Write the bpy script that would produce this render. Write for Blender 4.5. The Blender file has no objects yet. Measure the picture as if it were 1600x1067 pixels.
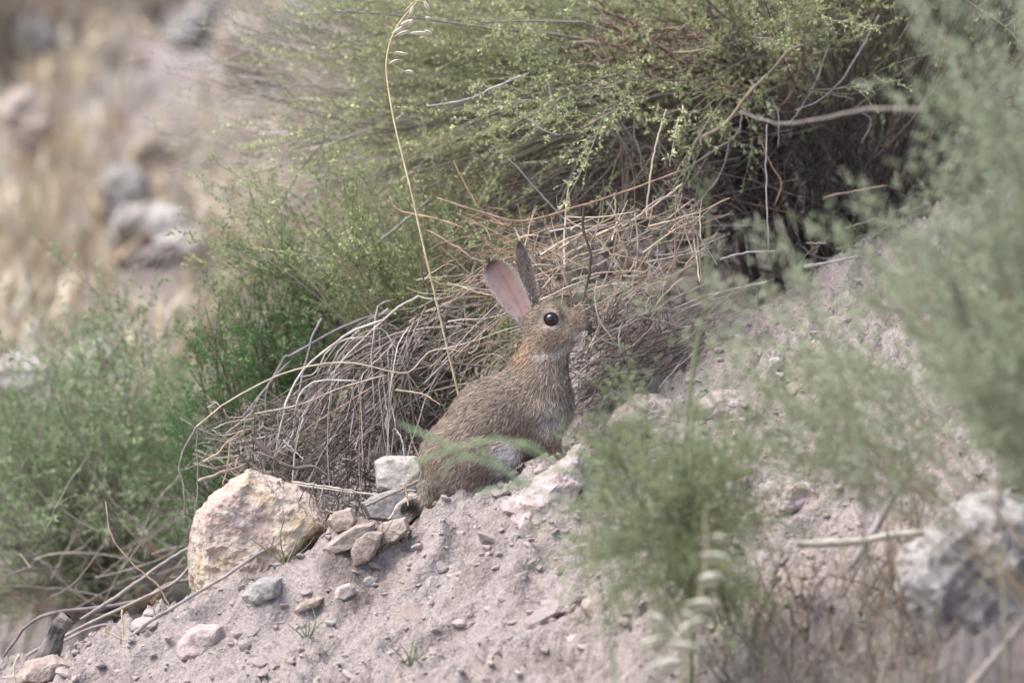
import bpy, bmesh, math
import numpy as np
from mathutils import Vector

rng = np.random.default_rng(11)
SC = bpy.context.scene
COL = SC.collection

# ------------------------------------------------------------------ camera, sky, sun, exposure
D = 10.0                       # metres to the rabbit
MPP = 0.000625                 # metres per photograph pixel at the rabbit
PITCH = math.radians(8.0)
FW = np.array([0, math.cos(PITCH), -math.sin(PITCH)])
UP = np.array([0, math.sin(PITCH), math.cos(PITCH)])
RT = np.array([1.0, 0, 0])
AIM = np.array([0, 0, 0.148])
CAMP = AIM - D * FW

cd = bpy.data.cameras.new('camera'); cam = bpy.data.objects.new('camera', cd); COL.objects.link(cam)
cam.location = CAMP
cam.rotation_euler = (math.radians(90) - PITCH, 0, 0)
cd.sensor_width = 36.0; cd.lens = 360.0
cd.clip_start = 0.5; cd.clip_end = 500
cd.dof.use_dof = True; cd.dof.focus_distance = D + 0.0
cd.dof.aperture_fstop = 360.0 / 70.0
SC.camera = cam

w = bpy.data.worlds.new("World"); SC.world = w; w.use_nodes = True
nt = w.node_tree; bg = nt.nodes['Background']
sky = nt.nodes.new('ShaderNodeTexSky'); sky.sky_type = 'NISHITA'; sky.sun_disc = False
SUN_EL, SUN_AZ = math.radians(63), math.radians(255)     # azimuth clockwise from +Y
sky.sun_elevation = SUN_EL; sky.sun_rotation = SUN_AZ
sky.air_density = 1.0; sky.dust_density = 2.5; sky.ozone_density = 1.0
nt.links.new(sky.outputs[0], bg.inputs[0]); bg.inputs[1].default_value = 0.115
sl = bpy.data.lights.new('sun', 'SUN'); sun = bpy.data.objects.new('sun', sl); COL.objects.link(sun)
sl.energy = 1.5; sl.angle = math.radians(45); sl.color = (1.0, 0.97, 0.92)
sd = Vector((math.sin(SUN_AZ) * math.cos(SUN_EL), math.cos(SUN_AZ) * math.cos(SUN_EL), math.sin(SUN_EL)))
sun.rotation_euler = (-sd).to_track_quat('-Z', 'Y').to_euler()
SC.view_settings.view_transform = 'Standard'; SC.view_settings.look = 'None'
SC.view_settings.exposure = 1.68; SC.view_settings.gamma = 1.0
SC.cycles.use_denoising = True
SC.cycles.max_bounces = 6; SC.cycles.diffuse_bounces = 3; SC.cycles.glossy_bounces = 2
SC.cycles.transmission_bounces = 3; SC.cycles.transparent_max_bounces = 4

# ------------------------------------------------------------------ helpers
def P(px, py, dep=0.0):
    """point at photograph direction (px, py), dep metres beyond the rabbit"""
    px = np.asarray(px, float); py = np.asarray(py, float); dep = np.asarray(dep, float)
    s = (D + dep) / D * MPP
    return AIM + dep[..., None] * FW + ((px - 800) * s)[..., None] * RT + ((533.5 - py) * s)[..., None] * UP

def _hash(i, j, k, seed):
    h = (i.astype(np.int64) * 374761393 + j.astype(np.int64) * 668265263 + k.astype(np.int64) * 2147483647 + seed * 974634533) & 0xFFFFFFFF
    h = ((h ^ (h >> 13)) * 1274126177) & 0xFFFFFFFF
    h = ((h ^ (h >> 16)) * 2246822519) & 0xFFFFFFFF
    return ((h ^ (h >> 15)) & 0xFFFFFF) / float(0xFFFFFF)

def vnoise(p, seed=0):
    """value noise in -1..1, p (...,3)"""
    f = np.floor(p); t = p - f; t = t * t * t * (t * (t * 6 - 15) + 10); f = f.astype(np.int64)
    r = 0
    for dx in (0, 1):
        wx = t[..., 0] if dx else 1 - t[..., 0]
        for dy in (0, 1):
            wy = t[..., 1] if dy else 1 - t[..., 1]
            for dz in (0, 1):
                wz = t[..., 2] if dz else 1 - t[..., 2]
                r = r + wx * wy * wz * _hash(f[..., 0] + dx, f[..., 1] + dy, f[..., 2] + dz, seed)
    return r * 2 - 1

def fbm(p, octv=4, seed=0, gain=0.5):
    a, r = 1.0, 0
    for o in range(octv):
        r = r + a * vnoise(p * (2.03 ** o) + o * 17.3, seed + o); a *= gain
    return r

def sstep(a, b, x):
    t = np.clip((x - a) / (b - a), 0, 1); return t * t * (3 - 2 * t)

ORG = {}
def thing(name, loc, label, cat, group=None):
    o = bpy.data.objects.new(name, None); COL.objects.link(o); o.location = loc
    o.empty_display_size = 0.02
    o['label'] = label; o['category'] = cat
    if group: o['group'] = group
    ORG[o.name] = np.array(loc, float)
    return o

def tag(o, label, cat, group=None):
    o['label'] = label; o['category'] = cat
    if group: o['group'] = group
    return o

def mesh_data(name, v, f, mat, col=None, smooth=True):
    v = np.asarray(v, np.float32); f = np.asarray(f, np.int32)
    me = bpy.data.meshes.new(name)
    n, k = f.shape
    me.vertices.add(len(v)); me.vertices.foreach_set('co', v.ravel())
    me.loops.add(n * k); me.loops.foreach_set('vertex_index', f.ravel())
    me.polygons.add(n); me.polygons.foreach_set('loop_start', np.arange(0, n * k, k, dtype=np.int32))
    me.polygons.foreach_set('use_smooth', np.full(n, smooth))
    me.update(calc_edges=True)
    if col is not None:
        c = np.ones((len(v), 4), np.float32); c[:, :3] = col
        a = me.color_attributes.new('Col', 'FLOAT_COLOR', 'POINT'); a.data.foreach_set('color', c.ravel())
    if mat: me.materials.append(mat)
    return me

def obj(name, v, f, mat, parent=None, col=None, smooth=True, kind=None):
    """one mesh object; v in world coordinates; origin at the parent thing, or the mesh base when top-level"""
    v = np.asarray(v, float)
    if parent is not None: o0 = ORG[parent.name]
    else: o0 = np.array([v[:, 0].mean(), v[:, 1].mean(), v[:, 2].min()])
    me = mesh_data(name, v - o0, f, mat, col, smooth)
    o = bpy.data.objects.new(name, me); COL.objects.link(o)
    if parent is not None: o.parent = parent
    else: o.location = o0
    ORG[o.name] = o0
    if kind: o['kind'] = kind
    return o

def catmull(pts, n):
    pts = np.asarray(pts, float)
    if len(pts) == 2: pts = np.array([pts[0], (pts[0] + pts[1]) / 2, pts[1]])
    q = np.vstack([2 * pts[0] - pts[1], pts, 2 * pts[-1] - pts[-2]])
    seg = len(pts) - 1
    u = np.linspace(0, seg - 1e-6, n); i = u.astype(int); t = (u - i)[:, None]
    a, b, c, d = q[i], q[i + 1], q[i + 2], q[i + 3]
    return 0.5 * (2 * b + (c - a) * t + (2 * a - 5 * b + 4 * c - d) * t * t + (3 * b - a - 3 * c + d) * t ** 3)

def tubes(C, R, sides=4, col=None):
    """C (N,K,3) centre lines, R (N,K) radii, col (N,3) -> verts, quads, colours"""
    C = np.asarray(C, float); N, K, _ = C.shape; R = np.broadcast_to(R, (N, K))
    T = np.gradient(C, axis=1); T /= np.linalg.norm(T, axis=2, keepdims=True) + 1e-12
    ref = np.where(np.abs(T[:, :1, 1:2]) < 0.8, np.array([0, 1.0, 0]), np.array([0.3, 0, 1.0]))
    A = np.cross(T, np.broadcast_to(ref, T.shape)); A /= np.linalg.norm(A, axis=2, keepdims=True) + 1e-12
    B = np.cross(T, A)
    th = np.arange(sides) * 2 * math.pi / sides
    V = C[:, :, None] + R[:, :, None, None] * (A[:, :, None] * np.cos(th)[:, None] + B[:, :, None] * np.sin(th)[:, None])
    idx = np.arange(N * K * sides).reshape(N, K, sides)
    a = idx[:, :-1]; b = idx[:, 1:]
    F = np.stack([a, np.roll(a, -1, 2), np.roll(b, -1, 2), b], -1).reshape(-1, 4)
    cc = None if col is None else np.repeat(np.asarray(col, float), K * sides, 0)
    return V.reshape(-1, 3), F, cc

def in_poly(poly, n):
    poly = np.array(poly, float); out = []
    lo, hi = poly.min(0), poly.max(0)
    while len(out) < n:
        q = rng.uniform(lo, hi); c = False; j = len(poly) - 1
        for i in range(len(poly)):
            if (poly[i, 1] > q[1]) != (poly[j, 1] > q[1]) and q[0] < (poly[j, 0] - poly[i, 0]) * (q[1] - poly[i, 1]) / (poly[j, 1] - poly[i, 1]) + poly[i, 0]: c = not c
            j = i
        if c: out.append(q)
    return np.array(out)

# ------------------------------------------------------------------ materials
def nodes(mat):
    mat.use_nodes = True; n = mat.node_tree.nodes; l = mat.node_tree.links
    return n, l, n['Principled BSDF']

def mat_attr(name, rough=0.8, noise_scale=60, noise_amt=0.25, bump=0.0, transl=0.0, spec=0.3):
    m = bpy.data.materials.new(name); n, l, b = nodes(m)
    at = n.new('ShaderNodeAttribute'); at.attribute_name = 'Col'
    tc = n.new('ShaderNodeTexCoord'); nz = n.new('ShaderNodeTexNoise')
    nz.inputs['Scale'].default_value = noise_scale; nz.inputs['Detail'].default_value = 4
    l.new(tc.outputs['Object'], nz.inputs['Vector'])
    mr = n.new('ShaderNodeMapRange'); mr.inputs[1].default_value = 0.3; mr.inputs[2].default_value = 0.7
    mr.inputs[3].default_value = 1 - noise_amt; mr.inputs[4].default_value = 1 + noise_amt
    l.new(nz.outputs['Fac'], mr.inputs[0])
    mx = n.new('ShaderNodeMix'); mx.data_type = 'RGBA'; mx.blend_type = 'MULTIPLY'; mx.inputs[0].default_value = 1
    l.new(at.outputs['Color'], mx.inputs[6]); l.new(mr.outputs[0], mx.inputs[7])
    l.new(mx.outputs[2], b.inputs['Base Color'])
    b.inputs['Roughness'].default_value = rough; b.inputs['Specular IOR Level'].default_value = spec
    if bump:
        bp = n.new('ShaderNodeBump'); bp.inputs['Strength'].default_value = bump; bp.inputs['Distance'].default_value = 0.003
        l.new(nz.outputs['Fac'], bp.inputs['Height']); l.new(bp.outputs[0], b.inputs['Normal'])
    if transl:
        t = n.new('ShaderNodeBsdfTranslucent'); l.new(mx.outputs[2], t.inputs['Color'])
        ms = n.new('ShaderNodeMixShader'); ms.inputs[0].default_value = transl
        out = n['Material Output']
        l.new(b.outputs[0], ms.inputs[1]); l.new(t.outputs[0], ms.inputs[2]); l.new(ms.outputs[0], out.inputs[0])
    return m

def mat_rock(name, cols, scale=14, bump=0.5, grain=9):
    """layered mineral colours: cols = list of linear RGB"""
    m = bpy.data.materials.new(name); n, l, b = nodes(m)
    tc = n.new('ShaderNodeTexCoord')
    nz = n.new('ShaderNodeTexNoise'); nz.inputs['Scale'].default_value = scale; nz.inputs['Detail'].default_value = 8
    nz.inputs['Roughness'].default_value = 0.65; nz.inputs['Distortion'].default_value = 0.6
    l.new(tc.outputs['Object'], nz.inputs['Vector'])
    cr = n.new('ShaderNodeValToRGB'); e = cr.color_ramp.elements
    k = len(cols)
    for i, c in enumerate(cols):
        pos = 0.3 + 0.4 * i / max(k - 1, 1)
        el = e[i] if i < 2 else e.new(pos)
        el.position = pos; el.color = (*c, 1)
    l.new(nz.outputs['Fac'], cr.inputs[0])
    n2 = n.new('ShaderNodeTexNoise'); n2.inputs['Scale'].default_value = scale * grain; n2.inputs['Detail'].default_value = 6
    l.new(tc.outputs['Object'], n2.inputs['Vector'])
    mr = n.new('ShaderNodeMapRange'); mr.inputs[1].default_value = 0.3; mr.inputs[2].default_value = 0.7
    mr.inputs[3].default_value = 0.72; mr.inputs[4].default_value = 1.18; l.new(n2.outputs['Fac'], mr.inputs[0])
    mx = n.new('ShaderNodeMix'); mx.data_type = 'RGBA'; mx.blend_type = 'MULTIPLY'; mx.inputs[0].default_value = 1
    l.new(cr.outputs[0], mx.inputs[6]); l.new(mr.outputs[0], mx.inputs[7]); l.new(mx.outputs[2], b.inputs['Base Color'])
    bp = n.new('ShaderNodeBump'); bp.inputs['Strength'].default_value = bump; bp.inputs['Distance'].default_value = 0.004
    l.new(n2.outputs['Fac'], bp.inputs['Height'])
    if bump: l.new(bp.outputs[0], b.inputs['Normal'])
    b.inputs['Roughness'].default_value = 0.9; b.inputs['Specular IOR Level'].default_value = 0.2
    return m

M_DIRT = mat_rock('dirt', [(.17, .135, .118), (.24, .195, .175), (.32, .268, .245), (.285, .24, .225), (.365, .312, .29)], scale=11, bump=1.0, grain=26)
M_WHITE = mat_rock('pale_rock', [(.24, .165, .10), (.41, .31, .21), (.45, .375, .31), (.41, .295, .25), (.49, .43, .38)], scale=17, bump=0.9)
M_CREAM = mat_rock('cream_stone', [(.34, .28, .235), (.46, .41, .37), (.50, .455, .425)], scale=22, bump=0.35)
M_TAN = mat_rock('tan_stone', [(.25, .195, .16), (.35, .28, .235), (.41, .345, .30)], scale=25, bump=0.5)
M_GREY = mat_rock('grey_stone', [(.24, .215, .20), (.31, .285, .27), (.39, .36, .34)], scale=25, bump=0.4)
M_PINK = mat_rock('pink_stone', [(.34, .26, .235), (.43, .345, .32), (.48, .415, .39)], scale=25, bump=0.4)
M_MOTTLE = mat_rock('mottled_rock', [(.12, .10, .10), (.28, .25, .235), (.42, .38, .36), (.48, .44, .42), (.26, .20, .165)], scale=16, bump=0.5)
S_TAN = mat_rock('small_tan_stone', [(.27, .21, .175), (.36, .29, .25)], 1.5, 0)
S_PINK = mat_rock('small_pink_stone', [(.33, .265, .24), (.43, .36, .335)], 1.5, 0)
S_DIRT = mat_rock('small_dusty_stone', [(.25, .205, .185), (.34, .285, .26)], 1.5, 0)
M_TWIG = mat_attr('twig', 0.85, 90, 0.3, bump=0.3)
M_LEAF = mat_attr('leaf', 0.7, 30, 0.2, transl=0.42)
M_DRY = mat_attr('dry_grass', 0.75, 30, 0.2, transl=0.25)
M_FUR = mat_attr('fur', 0.85, 200, 0.1, spec=0.15)
M_SKIN = mat_attr('skin', 0.8, 120, 0.12, spec=0.2)

# ------------------------------------------------------------------ terrain
def softmin0(y, k): return -k * np.log1p(np.exp(np.clip(-y / k, -60, 60)))      # ~min(y,0)
def gbase(x, y):
    x = np.asarray(x, float); y = np.asarray(y, float)
    sx = 0.9 * np.tanh(np.minimum(x, 0) / 0.9) + 3.0 * np.tanh(np.maximum(x, 0) / 3.0)
    yn = 3.0 * np.tanh(softmin0(y - 0.03, 0.03) / 3.0)
    yp = 2.2 * np.tanh(-softmin0(-(y - 0.03), 0.03) / 2.2)
    sb = -0.75 + 0.98 * sstep(-0.36, 0.22, x)
    h = 0.375 * sx + 0.23 * yn + sb * yp + 0.046 * np.exp(-((y + 0.09) / 0.075) ** 2) * sstep(-0.62, -0.2, x) * (1 - sstep(0.05, 0.16, x)) * (1 - 0.55 * np.exp(-((x + 0.105) / 0.04) ** 2))
    h = h - 0.24 * sstep(0.15 + 0.35 * np.clip(x, 0, .6), 0.55, y) * (1 - sstep(1.3, 1.9, y)) * sstep(-.08, .08, x) * (1 - sstep(.55, .85, x))   # dip added under the bush to keep the hollow dark
    fl = -0.32 + 0.10 * np.clip(y, 0, 60) + 0.3 * np.clip(y, -2.4, 0) + 0.05 * np.clip(x, -30, 30) * sstep(1, 4, y)
    k = 0.05
    m = np.maximum(h, fl)
    return m + k * np.log(np.exp((h - m) / k) + np.exp((fl - m) / k))

def gh(x, y):
    x = np.asarray(x, float); y = np.asarray(y, float)
    z = gbase(x, y)
    p = np.stack([x, y, np.zeros_like(x)], -1)
    near = 1 - sstep(1.5, 4.0, np.hypot(x, y))
    z = z + 0.010 * vnoise(p * 9, 3) + 0.008 * vnoise(p * 24, 4)
    q = p.copy(); q[..., 0] = p[..., 0] * 0.8 + p[..., 1] * 0.6; q[..., 1] = (p[..., 1] * 0.8 - p[..., 0] * 0.6) * 2.0
    wq = q + 0.02 * np.stack([vnoise(p * 22, 41), vnoise(p * 22, 42), 0 * x], -1)
    n1 = vnoise(wq * 30, 5); n2 = vnoise(wq * 64 + 3, 6); n3 = vnoise(wq * 140, 8)
    patch = sstep(-.3, .5, vnoise(p * 7 + 5, 14))                      # cloddy patches between smoother dust
    z = z + near * (0.008 * sstep(0, .16, vnoise(wq * 33 + 7, 15)) + 0.006 * patch * sstep(0, .2, vnoise(wq * 75 + 9, 16)) + 0.0035 * sstep(.1, .3, n3))
    z = z + near * (0.008 * np.maximum(n1, -.2) + (0.002 + 0.006 * patch) * np.maximum(n2, -.1) + (0.0012 + 0.0030 * patch) * n3 + 0.0012 * vnoise(p * 260, 7) - 0.003)
    z = z + (1 - near) * 0.05 * fbm(p * 1.7, 3, 9)
    return z

def axis(lo, hi, step, far, g=1.12):
    c = list(np.arange(lo, hi + step / 2, step)); s = step; x = hi
    while x < far: s *= g; x += s; c.append(x)
    s = step; x = lo; pre = []
    while x > -far: s *= g; x -= s; pre.append(x)
    return np.array(pre[::-1] + c)
gx = axis(-0.56, 0.56, 0.0042, 60); gy = axis(-0.75, 0.4, 0.0048, 60)
X, Y = np.meshgrid(gx, gy); Z = gh(X, Y)
nx, ny = len(gx), len(gy)
ii = np.arange(nx * ny).reshape(ny, nx)
GF = np.stack([ii[:-1, :-1], ii[:-1, 1:], ii[1:, 1:], ii[1:, :-1]], -1).reshape(-1, 4)
gme = mesh_data('ground', np.stack([X, Y, Z], -1).reshape(-1, 3), GF, M_DIRT)
ground = bpy.data.objects.new('ground', gme); COL.objects.link(ground); ground['kind'] = 'structure'
ORG['ground'] = np.zeros(3)

def ground_hit(px, py, d0=-1.0, d1=8.0):
    """first terrain point under photograph pixel"""
    d = np.linspace(d0, d1, 3000); pts = P(np.full_like(d, px), np.full_like(d, py), d)
    below = pts[:, 2] < gh(pts[:, 0], pts[:, 1])
    return pts[int(np.argmax(below))] if below.any() else pts[-1]

def on_ground(px, dep):
    """terrain point at photograph column px, dep metres beyond the rabbit"""
    p = P(px, 533.5, dep); x, y = p[0], p[1]
    return np.array([x, y, float(gh(x, y))])

# ------------------------------------------------------------------ stones
def rock_verts(seed, cuts=9, sub=3, noise=0.07):
    r = np.random.default_rng(seed)
    bm = bmesh.new(); bmesh.ops.create_icosphere(bm, subdivisions=sub, radius=1)
    v = np.array([q.co for q in bm.verts]); f = np.array([[a.index for a in q.verts] for q in bm.faces]); bm.free()
    for _ in range(cuts):
        nrm = r.normal(size=3); nrm /= np.linalg.norm(nrm); dd = r.uniform(0.5, 0.85)
        s = v @ nrm; v = v - np.maximum(s - dd, 0)[:, None] * nrm * 0.93
    v = v * (1 + noise * fbm(v * 2.2 + seed, 3, seed)[:, None])
    return v, f

STONE_ME = {}
def stone_mesh(kind, i, mat):
    k = (kind, i)
    if k not in STONE_ME:
        v, f = rock_verts(100 + i * 7, sub=2, cuts=12, noise=.05)
        STONE_ME[k] = mesh_data('stone', v, f, mat, smooth=False)
    return STONE_ME[k]

def hdep(px, py):
    return float((ground_hit(px, py) - AIM) @ FW)
def outline_rock(name, pts, dep, thick, mat, seed, rough=0.004, shrink=0.75, label=None, cat='rock', group=None, fine=26):
    """rock whose seen outline is pts (photograph px) at depth dep; solid, thick metres deep"""
    r = np.random.default_rng(seed)
    pts = np.array(pts, float); c = pts.mean(0)
    cl = []
    for k, (dd, sc) in enumerate(((-0.5, shrink), (-0.1, 1.0), (0.25, 1.0), (0.5, shrink))):
        q = c + (pts - c) * sc
        cl.append(P(q[:, 0], q[:, 1], np.full(len(q), dep + dd * thick) + r.uniform(-.08, .08, len(q)) * thick))
    cl = np.vstack(cl)
    bm = bmesh.new()
    for p in cl: bm.verts.new(p)
    res = bmesh.ops.convex_hull(bm, input=bm.verts[:])
    bmesh.ops.delete(bm, geom=[e for e in res['geom_interior'] if isinstance(e, bmesh.types.BMVert)], context='VERTS')
    bmesh.ops.triangulate(bm, faces=bm.faces[:])
    size = np.ptp(cl, axis=0).max()
    for it in range(6):
        ed = [e for e in bm.edges if e.calc_length() > size / fine]
        if not ed or len(bm.verts) > 14000: break
        bmesh.ops.subdivide_edges(bm, edges=ed, cuts=1); bmesh.ops.triangulate(bm, faces=bm.faces[:])
    for _ in range(1): bmesh.ops.smooth_vert(bm, verts=bm.verts[:], factor=0.4, use_axis_x=True, use_axis_y=True, use_axis_z=True)
    bm.normal_update(); bm.verts.index_update()
    v = np.array([q.co for q in bm.verts]); nn = np.array([q.normal for q in bm.verts])
    f = np.array([[a.index for a in q.verts] for q in bm.faces]); bm.free()
    h = rough * (fbm(v * 28, 6, seed, 0.6) + 0.9 * (1 - 2 * np.abs(vnoise(v * 55, seed + 5))) * 0.6)
    lay = np.floor(v[:, 2] * 70 + 2.5 * vnoise(v * 18, seed + 9) + v[:, 0] * 25) 
    h = h + rough * 0.5 * (_hash(lay.astype(np.int64), lay.astype(np.int64) * 0, lay.astype(np.int64) * 0, seed) - .5)
    v = v + nn * h[:, None]
    o = obj(name, v, f, mat, smooth=False)
    if label: tag(o, label, cat, group)
    return o

# ------------------------------------------------------------------ rabbit
def rabbit():
    def cone(p, a, b, ra, rb, lz=1.0):
        a = np.array(a, float); b = np.array(b, float)
        q = p * np.array([1, 1, 1 / lz]); a2 = a * np.array([1, 1, 1 / lz]); b2 = b * np.array([1, 1, 1 / lz])
        ba = b2 - a2; L = max(ba @ ba, 1e-9)
        h = np.clip(((q - a2) @ ba) / L, 0, 1)
        return np.linalg.norm(q - a2 - h[..., None] * ba, axis=-1) - (ra + (rb - ra) * h)
    def ell(p, c, r):
        r = np.array(r, float); q = (p - np.array(c, float)) / r
        k = np.linalg.norm(q, axis=-1); return (k - 1) * r.min()
    def smin(a, b, k):
        h = np.clip(0.5 + 0.5 * (b - a) / k, 0, 1); return b * (1 - h) + a * h - k * h * (1 - h)
    def sdf(p):
        d = cone(p, (716, 716, 0), (772, 656, 0), 59, 61, 1.12)
        d = smin(d, cone(p, (772, 656, 0), (834, 618, 0), 61, 50, 1.0), 18)
        d = smin(d, ell(p, (850, 634, 0), (45, 50, 48)), 16)
        d = smin(d, cone(p, (838, 598, 0), (852, 548, 0), 49, 37, 0.92), 16)
        hd = cone(p, (851, 511, 0), (896, 507, 0), 36, 20, 0.80)
        hd = smin(hd, cone(p, (893, 511, 0), (917, 513, 0), 18, 9, 0.85), 6)
        hd = smin(hd, cone(p, (866, 490, 0), (908, 503, 0), 17, 12, 0.9), 6)
        for s in (-1, 1):
            hd = smin(hd, cone(p, (856, 525, s * 9), (882, 527, s * 8), 29, 19), 8)
            hd = smin(hd, cone(p, (882, 524, s * 5), (902, 523, s * 3), 15, 8.5), 6)
            hd = smin(hd, cone(p, (845, 492, s * 14), (870, 490, s * 15), 14, 10), 8)
        d = smin(d, hd, 12)
        for s in (-1, 1):
            d = smin(d, ell(p, (722, 724, s * 44), (55, 60, 34)), 8)
            d = smin(d, cone(p, (742, 714, s * 56), (794, 708, s * 54), 34, 20), 7)
            d = smin(d, cone(p, (794, 712, s * 50), (768, 752, s * 48), 17, 12), 8)
            d = smin(d, cone(p, (735, 778, s * 46), (812, 752, s * 46), 13, 10), 6)
            d = smin(d, cone(p, (842, 640, s * 30), (861, 690, s * 23), 27, 12), 8)
            d = smin(d, cone(p, (862, 690, s * 22), (869, 714, s * 21), 12, 9), 5)
            d = smin(d, cone(p, (868, 717, s * 21), (880, 717, s * 21), 9, 7), 4)
        d = smin(d, cone(p, (790, 692, 0), (846, 676, 0), 36, 30, 1.1), 10)
        d = smin(d, cone(p, (682, 764, 0), (676, 778, 0), 28, 24), 16)
        d = smin(d, cone(p, (668, 784, -8), (638, 795, -14), 13, 11), 6)
        # eye sockets and nostril dip
        for s in (-1, 1):
            d = np.maximum(d, -(np.linalg.norm(p - np.array([861, 499, s * 30]), axis=-1) - 11.5))
        return d
    h = 3.0
    lo = np.array([612., 455, -104]); n = np.array([110, 126, 71])
    g = np.stack(np.meshgrid(*[lo[i] + h * np.arange(n[i]) for i in range(3)], indexing='ij'), -1)
    val = sdf(g.reshape(-1, 3)).reshape(n)
    # surface nets
    ins = val < 0
    cnt = np.zeros(n - 1); acc = np.zeros((*(n - 1), 3))
    cor = [(i, j, k) for i in (0, 1) for j in (0, 1) for k in (0, 1)]
    sh = lambda a, c: a[c[0]:c[0] + n[0] - 1, c[1]:c[1] + n[1] - 1, c[2]:c[2] + n[2] - 1]
    for a in range(8):
        for b in range(a + 1, 8):
            ca, cb = np.array(cor[a]), np.array(cor[b])
            if np.abs(ca - cb).sum() != 1: continue
            va, vb = sh(val, cor[a]), sh(val, cor[b]); x = (va < 0) != (vb < 0)
            t = np.where(x, va / np.where(x, va - vb, 1), 0)
            cnt += x; acc += np.where(x[..., None], ca + t[..., None] * (cb - ca), 0)
    act = cnt > 0; idx = -np.ones(n - 1, int); idx[act] = np.arange(act.sum())
    cell = np.argwhere(act); v = lo + h * (cell + acc[act] / cnt[act][:, None])
    F = []
    for ax in range(3):
        o1, o2 = [(1, 2), (2, 0), (0, 1)][ax]
        a = np.take(ins, range(n[ax] - 1), ax); b = np.take(ins, range(1, n[ax]), ax)
        e = np.argwhere(a != b)
        e = e[(e[:, o1] > 0) & (e[:, o2] > 0) & (e[:, o1] < n[o1] - 1) & (e[:, o2] < n[o2] - 1)]
        d1 = np.zeros(3, int); d1[o1] = 1; d2 = np.zeros(3, int); d2[o2] = 1
        q = np.stack([idx[tuple((e - d1 - d2).T)], idx[tuple((e - d2).T)], idx[tuple(e.T)], idx[tuple((e - d1).T)]], 1)
        fl = a[tuple(e.T)]; q[~fl] = q[~fl][:, ::-1]; F.append(q)
    F = np.vstack(F)
    def grad(p):
        e = 0.8; gr = np.stack([sdf(p + e * np.eye(3)[i]) - sdf(p - e * np.eye(3)[i]) for i in range(3)], -1)
        return gr / (np.linalg.norm(gr, axis=-1, keepdims=True) + 1e-9)

    def blob(p, c, r, soft=0.5):
        q = (p[:, :len(c)] - np.array(c)) / np.array(r); return 1 - sstep(1 - soft, 1 + soft, np.linalg.norm(q, axis=1))
    def colour(p):
        c = np.tile(np.array([.285, .222, .172]), (len(p), 1))
        def mixc(wt, k):
            nonlocal c; c = c * (1 - wt[:, None]) + np.array(k) * wt[:, None]
        mixc(0.5 * blob(p, (858, 510), (60, 42)), (.34, .25, .178))                  # head warmer
        mixc(0.55 * blob(p, (858, 528), (26, 20)), (.37, .27, .19))                 # cheek
        mixc(0.8 * blob(p, (818, 552), (18, 22)), (.36, .235, .15))                   # rufous nape
        mixc(0.5 * blob(p, (905, 500), (20, 10)), (.28, .20, .14))
        jaw = np.exp(-((p[:, 1] - (555 - 0.0062 * (p[:, 0] - 848) ** 2 * (p[:, 0] > 848))) / 5.0) ** 2) * sstep(828, 846, p[:, 0]) * (1 - sstep(905, 915, p[:, 0]))
        mixc(0.75 * jaw, (.60, .55, .49))                                              # white chin line
        mixc(0.8 * blob(p, (908, 526), (12, 7)), (.55, .49, .43))
        mixc(0.55 * blob(p, (915, 508), (7, 5)), (.45, .36, .28))
        mixc(0.85 * blob(p, (924, 512), (7, 8)), (.10, .075, .065))                    # nose
        de = np.hypot(p[:, 0] - 861, p[:, 1] - 499)
        mixc((0.5 + 0.4 * sstep(855, 872, p[:, 0])) * np.exp(-((de - 13.5) / 2.8) ** 2), (.56, .48, .40))                 # eye ring
        mixc(0.75 * blob(p, (864, 652), (26, 24), .9), (.40, .36, .33))                    # pale chest
        mixc(0.7 * blob(p, (868, 668), (20, 13), .9), (.50, .46, .42))
        mixc(0.8 * blob(p, (866, 702), (14, 20)), (.24, .165, .115))                   # foreleg
        mixc(0.85 * blob(p, (796, 715), (22, 28), .8), (.60, .57, .55))                    # pale knee
        mixc(0.5 * blob(p, (812, 680), (18, 18)), (.30, .20, .125))
        mixc(0.5 * blob(p, (672, 772), (34, 34)), (.32, .275, .235))                   # rump
        mixc(0.9 * blob(p, (638, 789), (22, 13)), (.010, .009, .010))                  # dark tail top
        mixc(0.9 * blob(p, (638, 806), (20, 6)), (.66, .64, .63))
        return c
    base = P(760, 770, 0)
    base[2] = float(gh(base[0], base[1]))
    root = thing('rabbit', base, 'brown wild rabbit sitting upright in profile with ears raised', 'rabbit')

    # ears: cupped shells, in the same continuous body mesh data
    def ear(axis_pts, wprof, cup, side, tilt, col_in, col_out, nt_=26, ns=15):
        ts = np.linspace(0, 1, nt_); ax = catmull(axis_pts, nt_)
        wv = np.interp(ts, np.linspace(0, 1, len(wprof) - 1), wprof[:-1]) * np.where(ts > .8, np.sqrt(np.clip(1 - ((ts - .8) / .2) ** 2, .0006, 1)), 1)
        tan = np.gradient(ax, axis=0); tan /= np.linalg.norm(tan, axis=1, keepdims=True)
        acr = np.cross(tan, np.array(tilt, float)); acr /= np.linalg.norm(acr, axis=1, keepdims=True)
        nor = np.cross(acr, tan)
        s = np.linspace(-1, 1, ns)
        sh_ = ax[:, None] + acr[:, None] * (wv[:, None, None] * s[None, :, None]) - nor[:, None] * ((cup * wv / max(wprof))[:, None, None] * (1 - s[None, :, None] ** 2))
        th = 1.6 * np.sqrt(np.clip(1 - s ** 2, 0.02, 1)) * (wv[:, None] / max(wprof)) ** 0.4
        inner = sh_ + nor[:, None] * th[..., None]; outer = sh_ - nor[:, None] * th[..., None]
        V = np.concatenate([inner.reshape(-1, 3), outer.reshape(-1, 3)])
        I = np.arange(nt_ * ns).reshape(nt_, ns); O = I + nt_ * ns
        f1 = np.stack([I[:-1, :-1], I[:-1, 1:], I[1:, 1:], I[1:, :-1]], -1).reshape(-1, 4)
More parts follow.
